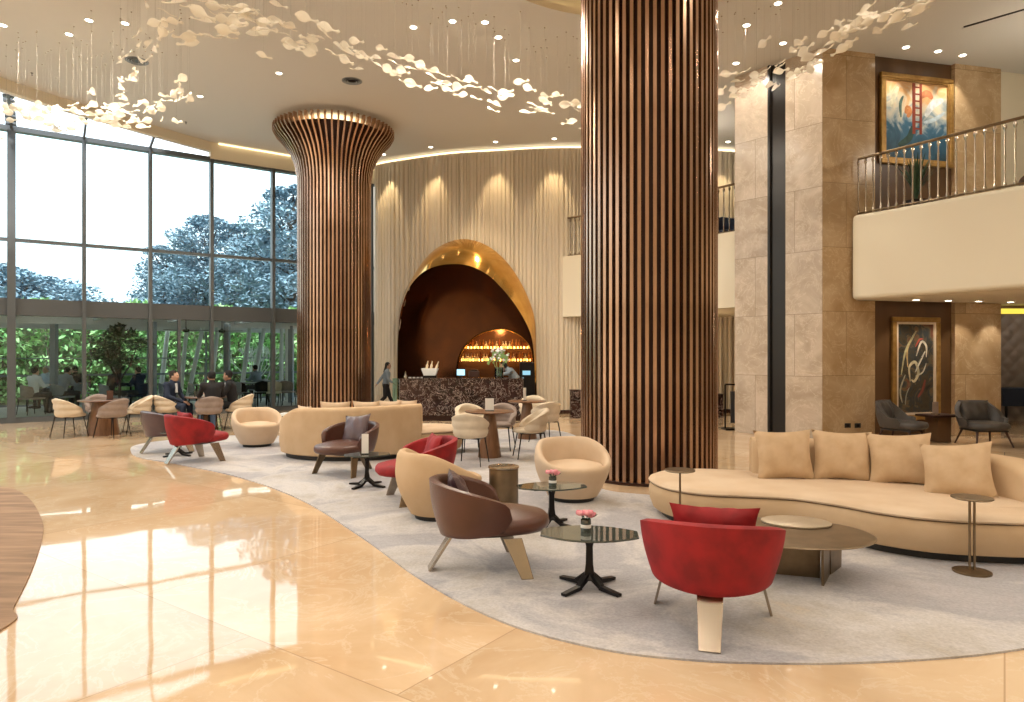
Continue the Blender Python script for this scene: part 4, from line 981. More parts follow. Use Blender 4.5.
MB().box((0,0,.14),(.24,.02,.18)).build('housing', K['black'], t, smooth=0); MB().box((-.0,-.012,.14),(.21,.004,.15)).build('display', mat('screen_glow', (.2,.4,.5), .2, emit=(.45,.8,1), es=1.2), t, smooth=0); MB().box((0,0,.025),(.06,.1,.05)).build('stand', K['black'], t, smooth=0)
t = thing('coffee_machine', 'low dark machine beside the screen on the bar counter', 'machine', on(474, .1)); MB().box((0,0,.09),(.26,.24,.16)).build('body', K['bronzedark'], t, smooth=0, bevel=.02); MB().box((0,-.02,.19),(.2,.2,.03)).build('tray', K['black'], t, smooth=0, bevel=.005)
t = thing('flower_arrangement', 'large white and green flower arrangement in a clear vase on the bar counter', 'flowers', on(499))
t.scale = (1.35,1.35,1.35); MB().lathe([(0,0),(.08,0),(.085,.01),(.085,.20),(.078,.20),(.078,.02),(0,.02)], 20).build('vase', glassy('vase_glass', (.75,.85,.85), 1.5), t)
q = MB(); qf = MB()
for i in range(60):
    a = R.random()*2*PI; e = R.uniform(.1, 1.3); r = R.uniform(.14, .22); p = Vector((math.cos(a)*math.cos(e)*r*1.05, math.sin(a)*math.cos(e)*r, .26+math.sin(e)*r*1.3))
    if i % 2: q.add([p+Vector((-.03,0,-.02)), p+Vector((0,.01,-.05)), p+Vector((.03,0,.02)), p+Vector((0,-.02,.04))], [(0,1,2,3)])
    else: qf.ell(p+Vector((0,0,.04)), (.03,.03,.024), 7, 5)
for i in range(9): a = i*.7; q.tube([(math.cos(a)*.03, math.sin(a)*.03, .04), (math.cos(a)*.12, math.sin(a)*.12, .36)], .004, 5)
q.build('foliage', K['leaf3'], t, fix=False); qf.build('blossoms', K['whiteshirt'], t)
# ================= people =================
def remesh(q, name, m, parent, vox=.012, smooth=2):
    o = q.build(name, m, None, smooth=0); md = o.modifiers.new('r', 'REMESH'); md.mode = 'VOXEL'; md.voxel_size = vox
    if smooth: s_ = o.modifiers.new('s', 'SMOOTH'); s_.iterations = smooth; s_.factor = .5
    me = bpy.data.meshes.new_from_object(o.evaluated_get(bpy.context.evaluated_depsgraph_get()))
    old = o.data; o.modifiers.clear(); o.data = me; bpy.data.meshes.remove(old)
    me.polygons.foreach_set('use_smooth', [True]*len(me.polygons)); o.parent = parent; o.name = name; return o
def cap_(q, a, b, r0, r1=None):
    r1 = r0 if r1 is None else r1; a = Vector(a); b = Vector(b)
    q.tube([a, b], [r0, r1], 10); q.ell(a, (r0,)*3, 10, 7); q.ell(b, (r1,)*3, 10, 7)
def figure(loc, rz, label, J, top, legs, hair, skin, hairlong=False, shoes='blackcloth', shirt=None, scale=1, name='person'):
    t = thing(name, label, 'person', loc, rz, scale=(scale,)*3 if scale != 1 else None)
    V = {k: Vector(v) for k, v in J.items()}
    H = V['head']; q = MB(); fd = V.get('face', Vector((1,0,0))).normalized(); sd = Vector((-fd.y, fd.x, 0)).normalized()
    rotm = Matrix((fd, sd, Vector((0,0,1)))).transposed()
    q.ell(H, (.092,.075,.115), 16, 12, M=rotm); q.ell(H+fd*.03-Vector((0,0,.06)), (.055,.052,.055), 12, 8, M=rotm)
    q.ell(H+fd*.093-Vector((0,0,.015)), (.018,.014,.024), 8, 6, M=rotm)
    for s in (-1, 1): q.ell(H+sd*s*.078-Vector((0,0,.01)), (.018,.012,.03), 8, 6, M=rotm)
    cap_(q, V['neck'], H-Vector((0,0,.05))-fd*.01, .052, .048)
    def torso(q, e):
        for a, b, ra, rb, k in ((V['pelvis'], V['waist'], .125, .115, 1), (V['waist'], V['chest'], .115, .135, 1)):
            for i in range(7):
                p = a.lerp(b, i/6); w = lerp(ra, rb, i/6); q.ell(p, ((w*.82+e), (w*1.22+e), .085+e), 14, 8)
        for s in ('L', 'R'): cap_(q, V['chest']+(V['sh'+s]-V['chest'])*.35, V['sh'+s], .085+e, .062+e)
        cap_(q, V['chest'], V['neck'], .10+e, .055+e)
    def arms(q, e, full=True):
        for s in 'LR':
            cap_(q, V['sh'+s], V['el'+s], .05+e, .040+e); cap_(q, V['el'+s], V['wr'+s], .038+e, .027+e*.8)
    def legs_(q, e):
        for s in 'LR':
            cap_(q, V['hip'+s], V['kn'+s], .085+e, .056+e); cap_(q, V['kn'+s], V['an'+s], .054+e, .036+e*1.1)
        cap_(q, V['hipL'], V['hipR'], .10+e); cap_(q, V['pelvis'], V['pelvis']+Vector((0,0,.04)), .12+e*.6)
    def feet(q, e):
        for s in 'LR':
            d = V.get('toe'+s, V['an'+s]+Vector((.14,0,-.05)))
            cap_(q, V['an'+s]+Vector((-.02,0,-.055)), d, .036+e, .026+e)
    torso(q, 0); arms(q, 0); legs_(q, 0); feet(q, 0)
    for s in 'LR':
        w = V['wr'+s]; d = (w-V['el'+s]).normalized(); d2_ = (d+Vector((0,0,-.35))).normalized(); side = d.cross(Vector((0,0,1)))
        side = side.normalized() if side.length > .1 else Vector((0,1,0))
        for k in range(3): q.ell(w+d*(.03+.022*k), (.026,.030,.020), 8, 6)
        for k in range(4):
            a = w+d*.085+side*(k-1.5)*.019; l = (.060,.075,.070,.055)[k]; cap_(q, a, a+d*l*.55, .0095); cap_(q, a+d*l*.55, a+d*l*.55+d2_*l*.6, .009)
        cap_(q, w+d*.035+side*.03*(1 if s == 'L' else -1), w+d*.075+side*.055*(1 if s == 'L' else -1), .011, .010)
    remesh(q, 'body', skin, t, .0105)
    q = MB(); torso(q, .018); arms(q, .014); remesh(q, 'jacket', K[top], t, .016)
    q = MB(); legs_(q, .013); remesh(q, 'trousers', K[legs], t, .016)
    q = MB(); feet(q, .010); remesh(q, 'shoes', K[shoes], t, .014)
    if shirt: MB().prism([(-.035,-.03),(.0,.0),(.0,.0),(-.035,.03)][:3], 0, .01) ; q = MB(); c = V['chest']; q.bar(c+Vector((.128,0,-.10)), c.lerp(V['neck'], .8)+Vector((.085,0,.0)), .05, .03); q.build('shirt_front', K[shirt], t, smooth=0)
    q = MB(); q.ell(H-fd*.018+Vector((0,0,.028)), (.094,.086,.105), 14, 10, M=rotm)
    if hairlong:
        for i in range(6): q.ell(H-fd*(.05+.01*i)-Vector((0,0,.04*i)), (.06,.075-.005*i,.06), 10, 7, M=rotm)
    hh = remesh(q, 'hair', hair, t, .014)
    # cut the hair away from the face
    bm = bmesh.new(); bm.from_mesh(hh.data)
    dl = [v for v in bm.verts if (v.co-H).dot(fd) > .035 and v.co.z < H.z+.062]
    bmesh.ops.delete(bm, geom=dl, context='VERTS'); bm.to_mesh(hh.data); bm.free()
    for s in (-1, 1): MB().ell(H+fd*.083+sd*s*.030+Vector((0,0,.012)), (.008,.012,.007), 8, 6, M=rotm).build('eye', K['hairblack'], t)
    MB().ell(H+fd*.080-Vector((0,0,.055)), (.008,.024,.006), 8, 6, M=rotm).build('mouth', K['pink2'], t)
    return t
K['pink2'] = mat('lips', (.40,.14,.11), .5)
def seated(lean=.0, hands='lap', turn=0, face=None):
    L = lean
    J = dict(pelvis=(0,0,.55), waist=(.02+L*.3,0,.72), chest=(.03+L*.8,0,.93), neck=(.05+L*1.1,0,1.06), head=(.07+L*1.35,0,1.185),
        shL=(.03+L,.185,1.0), shR=(.03+L,-.185,1.0), hipL=(.02,.09,.53), hipR=(.02,-.09,.53), knL=(.44,.13,.54), knR=(.44,-.11,.54), anL=(.46,.13,.10), anR=(.40,-.12,.10), toeL=(.62,.14,.035), toeR=(.56,-.13,.035))
    if hands == 'table': J.update(elL=(.14+L,.24,.78), elR=(.14+L,-.24,.78), wrL=(.36+L,.12,.80), wrR=(.36+L,-.10,.80))
    elif hands == 'knee': J.update(elL=(.10+L,.24,.76), elR=(.10+L,-.24,.76), wrL=(.30+L,.10,.64), wrR=(.32+L,-.06,.64))
    else: J.update(elL=(.06+L,.25,.75), elR=(.06+L,-.25,.75), wrL=(.24+L,.12,.64), wrR=(.24+L,-.12,.64))
    if face: J['face'] = face
    return J
dirn = lambda p, q_: face(p, q_)
pM = Vector((-7.55, 15.12, 0)); figure(pM, -.12, 'person in a navy suit sitting in profile at the left of the table of three', seated(.07, 'knee'), 'navy', 'navy', K['hairbrown'], K['skin'], shirt='whiteshirt')
pW = Vector((-6.38, 14.75, 0)); figure(pW, face(pW, TD)+.1, 'person in black with short dark hair, back to the viewer, at the table of three', seated(.05, 'table'), 'blackcloth', 'denim', K['hairblack'], K['skin2'])
pR = Vector((-6.22, 15.42, 0)); figure(pR, PI+.25, 'person in an open dark jacket and white shirt facing left at the table of three', seated(.04, 'table', face=(1,-.15,0)), 'blackcloth', 'blackcloth', K['hairblack'], K['skin2'], shirt='whiteshirt', shoes='whiteshirt')
walk = dict(pelvis=(0,0,.88), waist=(.01,0,1.04), chest=(.03,0,1.26), neck=(.04,0,1.40), head=(.07,0,1.53), shL=(.02,.17,1.34), shR=(.04,-.17,1.34), elL=(-.18,.21,1.12), elR=(.10,-.23,1.08), wrL=(-.32,.19,.92), wrR=(.22,-.17,.98),
    hipL=(.0,.08,.86), hipR=(0,-.08,.86), knL=(.10,.09,.50), knR=(-.02,-.09,.48), anL=(.30,.09,.10), anR=(-.34,-.09,.17), toeL=(.44,.09,.06), toeR=(-.24,-.09,.05))
figure(AT(386, 20.3), .05, 'person with long black hair in a grey blue jacket walking right, before the bar', walk, 'greyshirt', 'blackcloth', K['hairblack'], K['skin2'], hairlong=True, scale=.87)
bart = dict(pelvis=(0,0,.88), waist=(.08,0,1.02), chest=(.22,0,1.18), neck=(.32,0,1.27), head=(.42,0,1.34), shL=(.22,.18,1.24), shR=(.22,-.18,1.24), elL=(.30,.22,1.16), elR=(.32,-.22,1.16), wrL=(.48,.15,1.14), wrR=(.48,-.15,1.14),
    hipL=(0,.09,.86), hipR=(0,-.09,.86), knL=(.02,.1,.48), knR=(.02,-.1,.48), anL=(0,.1,.09), anR=(0,-.1,.09))
figure(AT(519, 18.5), PI, 'person in a blue grey shirt bending behind the bar counter beside the flowers', bart, 'greyshirt', 'blackcloth', K['hairblack'], K['skin2'])
out = [(33, 19.2, 1.2, 'whiteshirt', 'hairblack', 'person in a white shirt sitting with their back to the glass, leftmost on the terrace', .0),
       (50, 21.7, -1.9, 'lightblue', 'hairgrey', 'grey haired person seated facing the glass between two others on the terrace', .05),
       (61, 19.9, 1.2, 'greyshirt', 'hairblack', 'person in a grey blue shirt leaning over the terrace table', .10),
       (78, 21.6, 2.9, 'blackcloth', 'hairblack', 'person in black at the terrace table, beside the white mullion', .05),
       (109, 20.0, .9, 'charcoal', 'hairgrey', 'grey haired person in dark clothes under the terrace tree', .08),
       (140, 20.4, 3.0, 'navy', 'hairblack', 'person in navy seated right of the terrace tree', .0),
       (259, 24.0, 2.8, 'greyshirt', 'hairbrown', 'person in a grey top far off at the right of the terrace', .08)]
for px, D, rz, top, hr, lb, ln in out:
    figure(AT(px, D), rz, lb, seated(ln, 'table'), top, 'charcoal', K[hr], K['skin'])
# ================= outside =================
K['strip'] = emis('strip_lamp_glow', (1,.97,.9), 5)
struct(MB().prism([xy(FP(-40, .16)), xy(FP(60, .16)), xy(FP(60, 7.2)), xy(FP(-40, 7.2))], -.2, -.005).build('floor_terrace', K['paving'], smooth=0))
struct(MB().prism([xy(FP(-80, 7.2)), xy(FP(90, 7.2)), xy(FP(90, 90)), xy(FP(-80, 90))], -.3, -.03).build('ground', K['soil'], smooth=0))
rf = MB().wallbox(FP(-16), FP(14), 2.78, 2.95, .25, 6.3); 
for k in range(-7, 8): rf.wallbox(FP(k*2-.06), FP(k*2+.06), 2.66, 2.78, .3, 6.2)
rf.wallbox(FP(-16), FP(14), 2.50, 2.80, 6.1, 6.4); rf.wallbox(FP(-16), FP(14), 2.55, 2.80, 3.2, 3.35)
for k, (tt, dd) in enumerate([(-1.5, 2.0), (1.0, 2.3), (3.6, 2.0), (6.2, 2.3), (8.6, 2.0)]):
    o = thing('strip_lamp', 'white strip lamp under the terrace roof, %s of five' % ['leftmost','second from left','middle','second from right','rightmost'][k], 'lamp', FP(tt, dd, 2.76), az(U)); MB().box((0,0,-.02),(1.6,.07,.035)).build('diffuser', K['strip'], o, smooth=0); MB().box((0,0,.0),(1.64,.10,.02)).build('housing', K['whitepaint'], o, smooth=0)
struct(rf.build('terrace_roof', K['whitepaint'], smooth=0))
cl = [(54, 20.3, .16), (152, 21.0, .20), (227, 22.0, .16), (291, 24.0, .16), (-40, 19.5, .16)]
for i, (px, D, w) in enumerate(cl):
    struct(MB().box(AT(px, D, 1.33), (w, w, 2.66)).build('terrace_post', K['greypaint'], smooth=0))
fr2 = MB(); 
for k in range(-9, 9): fr2.wallbox(FP(k*1.9-.03), FP(k*1.9+.03), 0, 2.5, 6.2, 6.26)
fr2.wallbox(FP(-16), FP(14), 1.52, 1.56, 6.2, 6.26); fr2.wallbox(FP(-16), FP(14), .95, 1.02, 6.2, 6.26)
fr2.wallbox(FP(-16), FP(14), 0, .06, 6.2, 6.26); struct(fr2.build('terrace_frame', K['greypaint'], smooth=0))
def leaves(q, c, r, n, s, rr, m=0, flat=.5):
    for i in range(n):
        a = rr.random()*2*PI; z = rr.uniform(-1, 1); rad = rr.random()**.4; k = math.sqrt(1-z*z)
        p = Vector((c[0]+r[0]*k*math.cos(a)*rad, c[1]+r[1]*k*math.sin(a)*rad, c[2]+r[2]*z*rad))
        u = Vector((rr.uniform(-1,1), rr.uniform(-1,1), rr.uniform(-flat, flat))).normalized(); v = u.cross(Vector((rr.uniform(-1,1), rr.uniform(-1,1), 1))).normalized()
        l = s*rr.uniform(.6, 1.3); q.add([p-u*l, p-v*l*.45, p+u*l, p+v*l*.45], [(0,1,2,3)], m)
def tree(loc, h, rx, label, m, clumps, n, s, seed, trunk=.25, bottom=.3, shape='round', bark='bark', name='tree', group=None):
    t = thing(name, label, 'tree', loc, 0, group); rr = random.Random(seed); q = MB(); b = MB()
    b.tube([(0,0,0),(.02*h*rr.uniform(-1,1),0,h*.4),(0,.02*h,h*.92)], [trunk, trunk*.7, trunk*.15], 8)
    for i in range(clumps):
        u = (i+.5)/clumps; z = h*lerp(bottom, .93, u); a = rr.random()*2*PI
        w = rx*(1-.85*u) if shape == 'cone' else rx*math.sqrt(max(.05, 1-(2*u-1)**2)) ; d = w*rr.uniform(.25, .8)
        c = Vector((math.cos(a)*d, math.sin(a)*d, z)); cs = max(.18*rx, w*.42)
        b.tube([(0, 0, z*.82), c], [trunk*.3, trunk*.08], 5)
        leaves(q, c, (cs*1.1, cs*1.1, cs*(.5 if shape == 'cone' else .62)), n, s, rr)
    b.build('trunk', K[bark], t); q.build('foliage', m, t, smooth=0, fix=False); return t
T_ = [(208, 46, 206, 3.3, 'round', 'dark layered conifer seen through the third pane of the upper glass'), (166, 50, 240, 3.4, 'round', 'lower dark conifer behind the third upper pane, left of the tallest conifer'),
      (243, 44, 214, 2.6, 'round', 'blue green tree in the middle of the fourth upper pane'), (268, 42, 222, 2.5, 'round', 'loose leafed tree at the right of the fourth upper pane'),
      (292, 38, 172, 2.9, 'round', 'tall blue green tree beside the far bronze column'), (318, 44, 190, 3.0, 'round', 'tree hidden mostly behind the far bronze column'), (40, 62, 272, 6.0, 'round', 'distant rounded tree in the left upper pane'), (5, 58, 262, 5.0, 'round', 'distant tree at the left edge of the photo'), (-40, 58, 255, 6.0, 'round', 'distant tree beyond the left edge'),
      (190, 56, 262, 3.5, 'round', 'background tree filling behind the conifers'), (232, 56, 250, 4.0, 'round', 'background tree behind the fourth upper pane'), (372, 50, 280, 3.0, 'round', 'tree in the glass strip between column and fluted wall'), (148, 44, 296, 2.4, 'round', 'low tree at the left of the third upper pane'), (275, 55, 240, 4.5, 'round', 'background tree behind the rightmost upper pane')]
for i, (px, D, py, rx, sh_, lb) in enumerate(T_):
    h = EYE+(HY-py)/F*D; tree(AT(px, D, -.03), h, rx, lb, K['leaf2'] if i not in (6, 7, 8) else K['leaf2'], 44, 330, .14 if D < 56 else .24, 30+i, .22, .22, sh_, group=None)
# hedge and shrubs behind the terrace
rr = random.Random(9); t = thing('hedge', 'bright green hedge running behind the whole terrace', 'hedge', FP(0, 8.5)); q = MB(); o_ = FP(0, 8.5)
for i in range(24000):
    tt = rr.uniform(-17, 14); d = 8.5+rr.uniform(-.7, .7)+.5*math.sin(tt*1.3); z = rr.uniform(.05, 3.4+.3*math.sin(tt*2.1)); p = FP(tt, d, z)-o_
    u = Vector((rr.uniform(-1,1), rr.uniform(-1,1), rr.uniform(-1,1))).normalized(); v = u.cross(Vector((rr.uniform(-1,1),.3,1))).normalized(); l = rr.uniform(.07, .16)
    q.add([p-u*l, p-v*l*.5, p+u*l, p+v*l*.5], [(0,1,2,3)])
q.build('foliage', K['leaf3'], t, smooth=0, fix=False)
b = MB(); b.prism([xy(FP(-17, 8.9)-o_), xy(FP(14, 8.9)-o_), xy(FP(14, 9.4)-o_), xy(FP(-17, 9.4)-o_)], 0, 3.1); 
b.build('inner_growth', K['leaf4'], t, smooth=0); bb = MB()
for k in range(24): p = FP(-16+k*1.3, 8.6)-o_; bb.tube([p, p+Vector((.1,0,1.6)), p+Vector((-.1,.1,2.8))], [.05,.04,.02], 6)
bb.build('stems', K['bark'], t)
for k, (tt, hh) in enumerate([(-3.5, 2.2), (-1.2, 1.9), (7.0, 1.7), (9.2, 2.0), (3.0, 1.6)]):
    tree(FP(tt, 7.7), hh, .7, ['yellow green shrub at the left before the hedge', 'yellow green shrub behind the group at the terrace table', 'shrub behind the leaning white poles', 'shrub at the right end of the terrace by the column', 'shrub in the middle before the hedge'][k], K['leaf3'], 8, 260, .09, 60+k, .04, .1, name='shrub')
# leaning whitewashed poles
for i, (xa, ya, xb, yb) in enumerate([(166, 336, 161, 380), (185, 336, 181, 380), (200, 340, 190, 380), (216, 338, 211, 380), (248, 336, 242, 381), (262, 336, 253, 381), (281, 334, 281, 382), (286, 334, 287, 382)]):
    D = 24.6+.1*i; p0 = AY(xb, 355, D); p0.z = 0; p1 = AY(xa, ya, D); p1.z = 2.9; dx = (xa-xb)/F*D*1.6
    o = MB().tube([(0,0,0), (dx, .1, 2.9)], [.085, .07], 8).build('leaning_pole', K['whitebark'], loc=(p0.x-dx*.2, D, -.03)); tag(o, 'leaning whitewashed pole behind the terrace, %s of eight' % ['leftmost','second from left','third from left','fourth from left','fourth from right','third from right','second from right','rightmost'][i], 'pole', 'leaning white poles')
# bare white shrub
t = thing('bare_shrub', 'bare white branched shrub outside behind the right terrace tables', 'shrub', AT(255, 26.3, 0)); q = MB(); rr = random.Random(4)
def br(p, d, l, r, k):
    e = p+d*l; q.tube([p, p.lerp(e, .5)+Vector((rr.uniform(-.03,.03),0,rr.uniform(-.03,.03))), e], [r, r*.8, r*.6], 5)
    if k:
        for i in range(3): br(e, (d+Vector((rr.uniform(-.7,.7), rr.uniform(-.4,.4), rr.uniform(-.1,.5)))).normalized(), l*.68, r*.6, k-1)
for i in range(5): br(Vector((.1*i-.2,0,0)), Vector((rr.uniform(-.5,.5),0,1)).normalized(), .85, .035, 3)
q.build('branches', K['whitebark'], t)
# the potted terrace tree
t = tree(AT(119, 19.4), 2.66, .78, 'dark leafed terrace tree in a pot just outside the glass', K['leaf'], 26, 60, .075, 77, .05, .48)
MB().lathe([(0,0),(.22,0),(.28,.45),(.25,.45),(.24,.38),(0,.38)], 20).build('pot', K['greypaint'], t)
q = MB()
for a, l in ((.5, .5), (2.4, .6), (4.2, .45)): q.tube([(0,0,.9), (.25*math.cos(a), .2*math.sin(a), 1.3), (l*math.cos(a), l*math.sin(a)*.6, 1.9)], [.03,.025,.01], 6)
q.build('branches', K['bark'], t)
# terrace furniture
def tchair(loc, rz, label, m):
    t = thing('terrace_chair', label, 'chair', loc, rz, 'chairs on the terrace')
    q = MB().box((.02,0,.45), (.46,.46,.05)); q.build('seat', K[m], t, smooth=0, bevel=.01)
    shell(math.radians(75), .26, .25, lambda u: .84-.08*u, lambda u: .50, .95, .03, n=20, m=6).build('backrest', K[m], t, smooth=60)
    for a, b in ((1,1),(1,-1),(-1,1),(-1,-1)): MB().tube([(.20*a,.19*b,.44),(.25*a,.22*b,0)], .013, 6).build('leg', K['black'], t)
def ttable(loc, label, w=.9):
    t = thing('terrace_table', label, 'table', loc); MB().box((0,0,.735),(w,w,.03)).build('tabletop', K['greypaint'], t, smooth=0, bevel=.004)
    for a, b in ((1,1),(1,-1),(-1,1),(-1,-1)): MB().box((w*.44*a,w*.44*b,.36),(.04,.04,.72)).build('leg', K['black'], t, smooth=0)
for px, D, lb in [(50, 20.4, 'terrace table amid the group of people at the left'), (125, 20.8, 'terrace table right of the potted tree'), (215, 21.5, 'terrace table behind the table of three'), (250, 22.5, 'terrace table at the right behind the glass'), (268, 24.4, 'far terrace table near the leaning poles')]: ttable(AT(px, D), lb)
for i, (px, D, rz, m, lb) in enumerate([(31, 19.1, 1.2, 'taupe', 'terrace chair under the person in the white shirt'), (61, 19.75, 1.2, 'greypaint', 'terrace chair under the person in the grey blue shirt'), (50, 21.8, -1.9, 'greypaint', 'terrace chair under the grey haired person facing the glass'), (109, 19.9, .9, 'greypaint', 'terrace chair under the grey haired person by the potted tree'), (141, 20.4, 3.0, 'navy', 'terrace chair under the person in navy'),
      (78, 21.6, 2.9, 'greypaint', 'terrace chair under the person in black'), (197, 21.0, .4, 'greypaint', 'terrace chair behind the person in the navy suit'), (233, 21.2, 2.4, 'greypaint', 'terrace chair behind the person in the open jacket'), (241, 21.6, 1.3, 'black', 'dark terrace chair left of the right hand table'), (262, 21.9, 2.0, 'black', 'dark terrace chair right of the right hand table'), (274, 22.0, 1.9, 'sand', 'tan terrace chair with open legs beside the far bronze column'), (287, 22.4, 1.6, 'taupe', 'brown terrace chair next to the tan one by the far column'), (259, 24.1, 2.8, 'greypaint', 'terrace chair under the person far off at the right'), (168, 20.6, .5, 'greypaint', 'terrace chair behind the left of the table of three')]):
    tchair(AT(px, D), rz, lb, m)
for px, D in ((186, 20.6), (222, 21.2)):
    z = 2.38; t = thing('ceiling_fan', 'dark ceiling fan under the terrace roof, ' + ('left one' if px == 186 else 'right one'), 'fan', AT(px, D, z)); MB().lathe([(0,-.05),(.09,-.04),(.10,.03),(.03,.06),(.012,.10),(.012,.40),(0,.40)], 14).build('motor', K['black'], t)
    for k in range(4): a = k*PI/2+.4; MB().bar((.08*math.cos(a), .08*math.sin(a), 0), (.6*math.cos(a), .6*math.sin(a), .02), .12, .012).build('blade', K['black'], t, smooth=0)
# ================= hanging glass leaves =================
def leafmesh():
    q = MB(); n = 12; Lf = .25
    rings = []
    for i in range(n+1):
        u = i/n; w = .056*math.sin(PI*min(1, u/.66))**.7 if u < .66*.93 else 0
        w = max(w, .010+.016*math.exp(-((u-.92)/.08)**2)); w = max(.003, w*(1 if 0 < i < n else .1))
        x = (u-.45)*Lf; z = .010*math.sin(2*PI*u*1.05)
        rings.append([Vector((x, -w, z+.006)), Vector((x, -w*.5, z-.004)), Vector((x, 0, z-.006)), Vector((x, w*.5, z-.004)), Vector((x, w, z+.006)), Vector((x, w*.5, z+.001)), Vector((x, 0, z-.001)), Vector((x, -w*.5, z+.001))])
    return q.loft(rings)
lp = None; R.seed(21); K['wirem'] = mat('pale_wire', (.34,.32,.29), .7)
def pathpt(P, s):
    P = [Vector((p[0], p[1], 0)) for p in P]; Ls = [0]
    for a, c in zip(P, P[1:]): Ls.append(Ls[-1]+(c-a).length)
    x = s*Ls[-1]; j = 0
    while j < len(P)-2 and Ls[j+1] < x: j += 1
    return P[j].lerp(P[j+1], (x-Ls[j])/(Ls[j+1]-Ls[j])), (P[j+1]-P[j]).normalized()
streams = [([(172,2),(215,14),(260,20),(310,38),(360,58),(400,72),(450,84),(500,97),(545,104),(582,112),(640,112)], 118, 11, 'white glass leaf hanging on a wire in the long swarm across the ceiling'),
           ([(160,32),(205,30),(250,34),(300,44)], 24, 9, 'white glass leaf hanging on a wire in the swarm above the glass wall'),
           ([(640,112),(715,98),(745,86),(780,70),(810,56),(835,42),(865,26),(900,12),(940,-4)], 86, 12, 'white glass leaf hanging on a wire in the swarm before the stone pillar'),
           ([(168,12),(160,34),(142,50),(128,74),(120,92),(104,106),(60,118),(0,126)], 44, 14, 'white glass leaf hanging on a wire in the loop beside the skylight'),
           ([(188,90),(176,100),(160,108),(146,116),(128,118),(100,112)], 40, 9, 'white glass leaf hanging on a wire in the lower loop beside the skylight'),
           ([(0,98),(20,108),(50,116),(90,122)], 14, 8, 'white glass leaf hanging on a wire against the skylight')]
for si, (P, n, sp, lb) in enumerate(streams):
    for i in range(n):
        c, tg = pathpt(P, (i+R.uniform(-.3,.3)+.5)/n); x = c.x+R.gauss(0, sp*.6); y = c.y+R.gauss(0, sp*.75)
        z = R.uniform(6.15, 6.55)
        p = G(x, y, z); p2 = G(x+tg.x*4, y+tg.y*4, z); yaw = az(p2-p)+R.uniform(-.35,.35) + (PI if R.random() < .25 else 0)
        if (Vector(xy(p))-C1).length < RC+.45: continue
        t = thing('glass_leaf_pendant', lb, 'pendant', p, yaw, ['glass leaves of the ceiling swarm','glass leaves above the glass wall','glass leaves before the pillar','glass leaves of the skylight loop','glass leaves of the lower loop','glass leaves against the skylight'][si])
        if lp is None:
            lf = leafmesh().build('leaf', K['leaf_glass'], t, smooth=60); wr = MB().tube([(0,0,0),(0,0,1)], .0009, 4).build('wire', K['wirem'], t); an = MB().lathe([(0,0),(.013,0),(.013,.008),(0,.008)], 8).build('anchor', K['antique'], t); lp = (lf, wr, an)
            a = lf; w_ = wr; c_ = an
        else:
            a, w_, c_ = [o.copy() for o in lp]
            for o in (a, w_, c_): COL.objects.link(o); o.parent = t
        a.rotation_euler = (R.choice((-1,1))*R.uniform(.45,1.25), R.uniform(-.25,.25), 0); sc = R.uniform(1.0, 1.4); a.scale = (sc,)*3
        w_.scale = (1, 1, CEIL-p.z); c_.location = (0, 0, CEIL-p.z-.008)
# ================= ceiling fittings and lamps =================
def light(kind, name, loc, power, col, size=.1, rot=(0,0,0), spot=None, blend=.5, shape=None):
    l = bpy.data.lights.new(name, kind); l.energy = power; l.color = col
    if kind == 'AREA': l.size = size; l.shape = shape or 'DISK'
    elif kind == 'SPOT': l.spot_size = math.radians(spot); l.spot_blend = blend; l.shadow_soft_size = size
    else: l.shadow_soft_size = size
    o = bpy.data.objects.new(name, l); COL.objects.link(o); o.location = loc; o.rotation_euler = rot; return o
WARM = (1, .89, .74)
dl = None
def downlight(loc, label, power, group='recessed downlights', spot=165, r=.06, aim=None, blend=.6, col=WARM, up=.01):
    global dl
    t = thing('downlight', label, 'ceiling light', loc, 0, group)
    if dl is None:
        a = MB().lathe([(r+.0,-.010),(r+.02,-.012),(r+.025,0),(r,0)], 20, cap=False).build('trim_ring', K['whitepaint'], t, fix=False); b = MB().lathe([(0,-.009),(r,-.009),(r,-.002),(0,-.002)], 20).build('lens', K['lens'], t); dl = (a, b)
    else:
        for o in dl: c = o.copy(); COL.objects.link(c); c.parent = t
    if power:
        l = light('SPOT', 'lamp', Vector(loc)-Vector((0,0,.03)), power, col, .04, spot=spot, blend=blend)
        if aim is not None: l.rotation_euler = (Vector(aim)-Vector(loc)).to_track_quat('-Z', 'Y').to_euler()
MAINP = 270
for px, py in [(3,25),(69,34),(89,20),(125,23),(279,73),(200,96),(413.5,27),(452.5,21),(485,22),(498.5,37),(516,60),(778,3),(746.5,25),(783,43),(736,63)]:
    downlight(G(px, py, CEIL-.001), 'small round recessed downlight in the lobby ceiling ' + ('left of the far bronze column' if px < 300 else 'between the two bronze columns' if px < 600 else 'between the foreground column and stone pillar'), MAINP*(.25 if px > 730 else 1))
for px, py in [(906,47),(938,51),(962.6,55)]:
    p = G(px, py, CEIL-.001); downlight(p, 'small downlight in the ceiling above the ladder painting', 75, 'downlights over the upper painting', spot=62, aim=(p.x+.1, p.y+1.0, 4.9))
for px, py in [(898,301.3),(929.5,302),(959,303),(990,298)]:
    p = G(px, py, 2.72); p.z = 2.718; p.y = min(p.y, 13.3) if px < 980 else p.y; 
    q_ = HITV(px, 300, Cc, UR); p.x, p.y = q_.x-nR.x*.45, q_.y-nR.y*.45
    downlight(p, 'small downlight under the balcony above the grey armchairs', 42, 'downlights under the balcony', spot=75, aim=(p.x+nR.x*.4, p.y+nR.y*.4, .9))
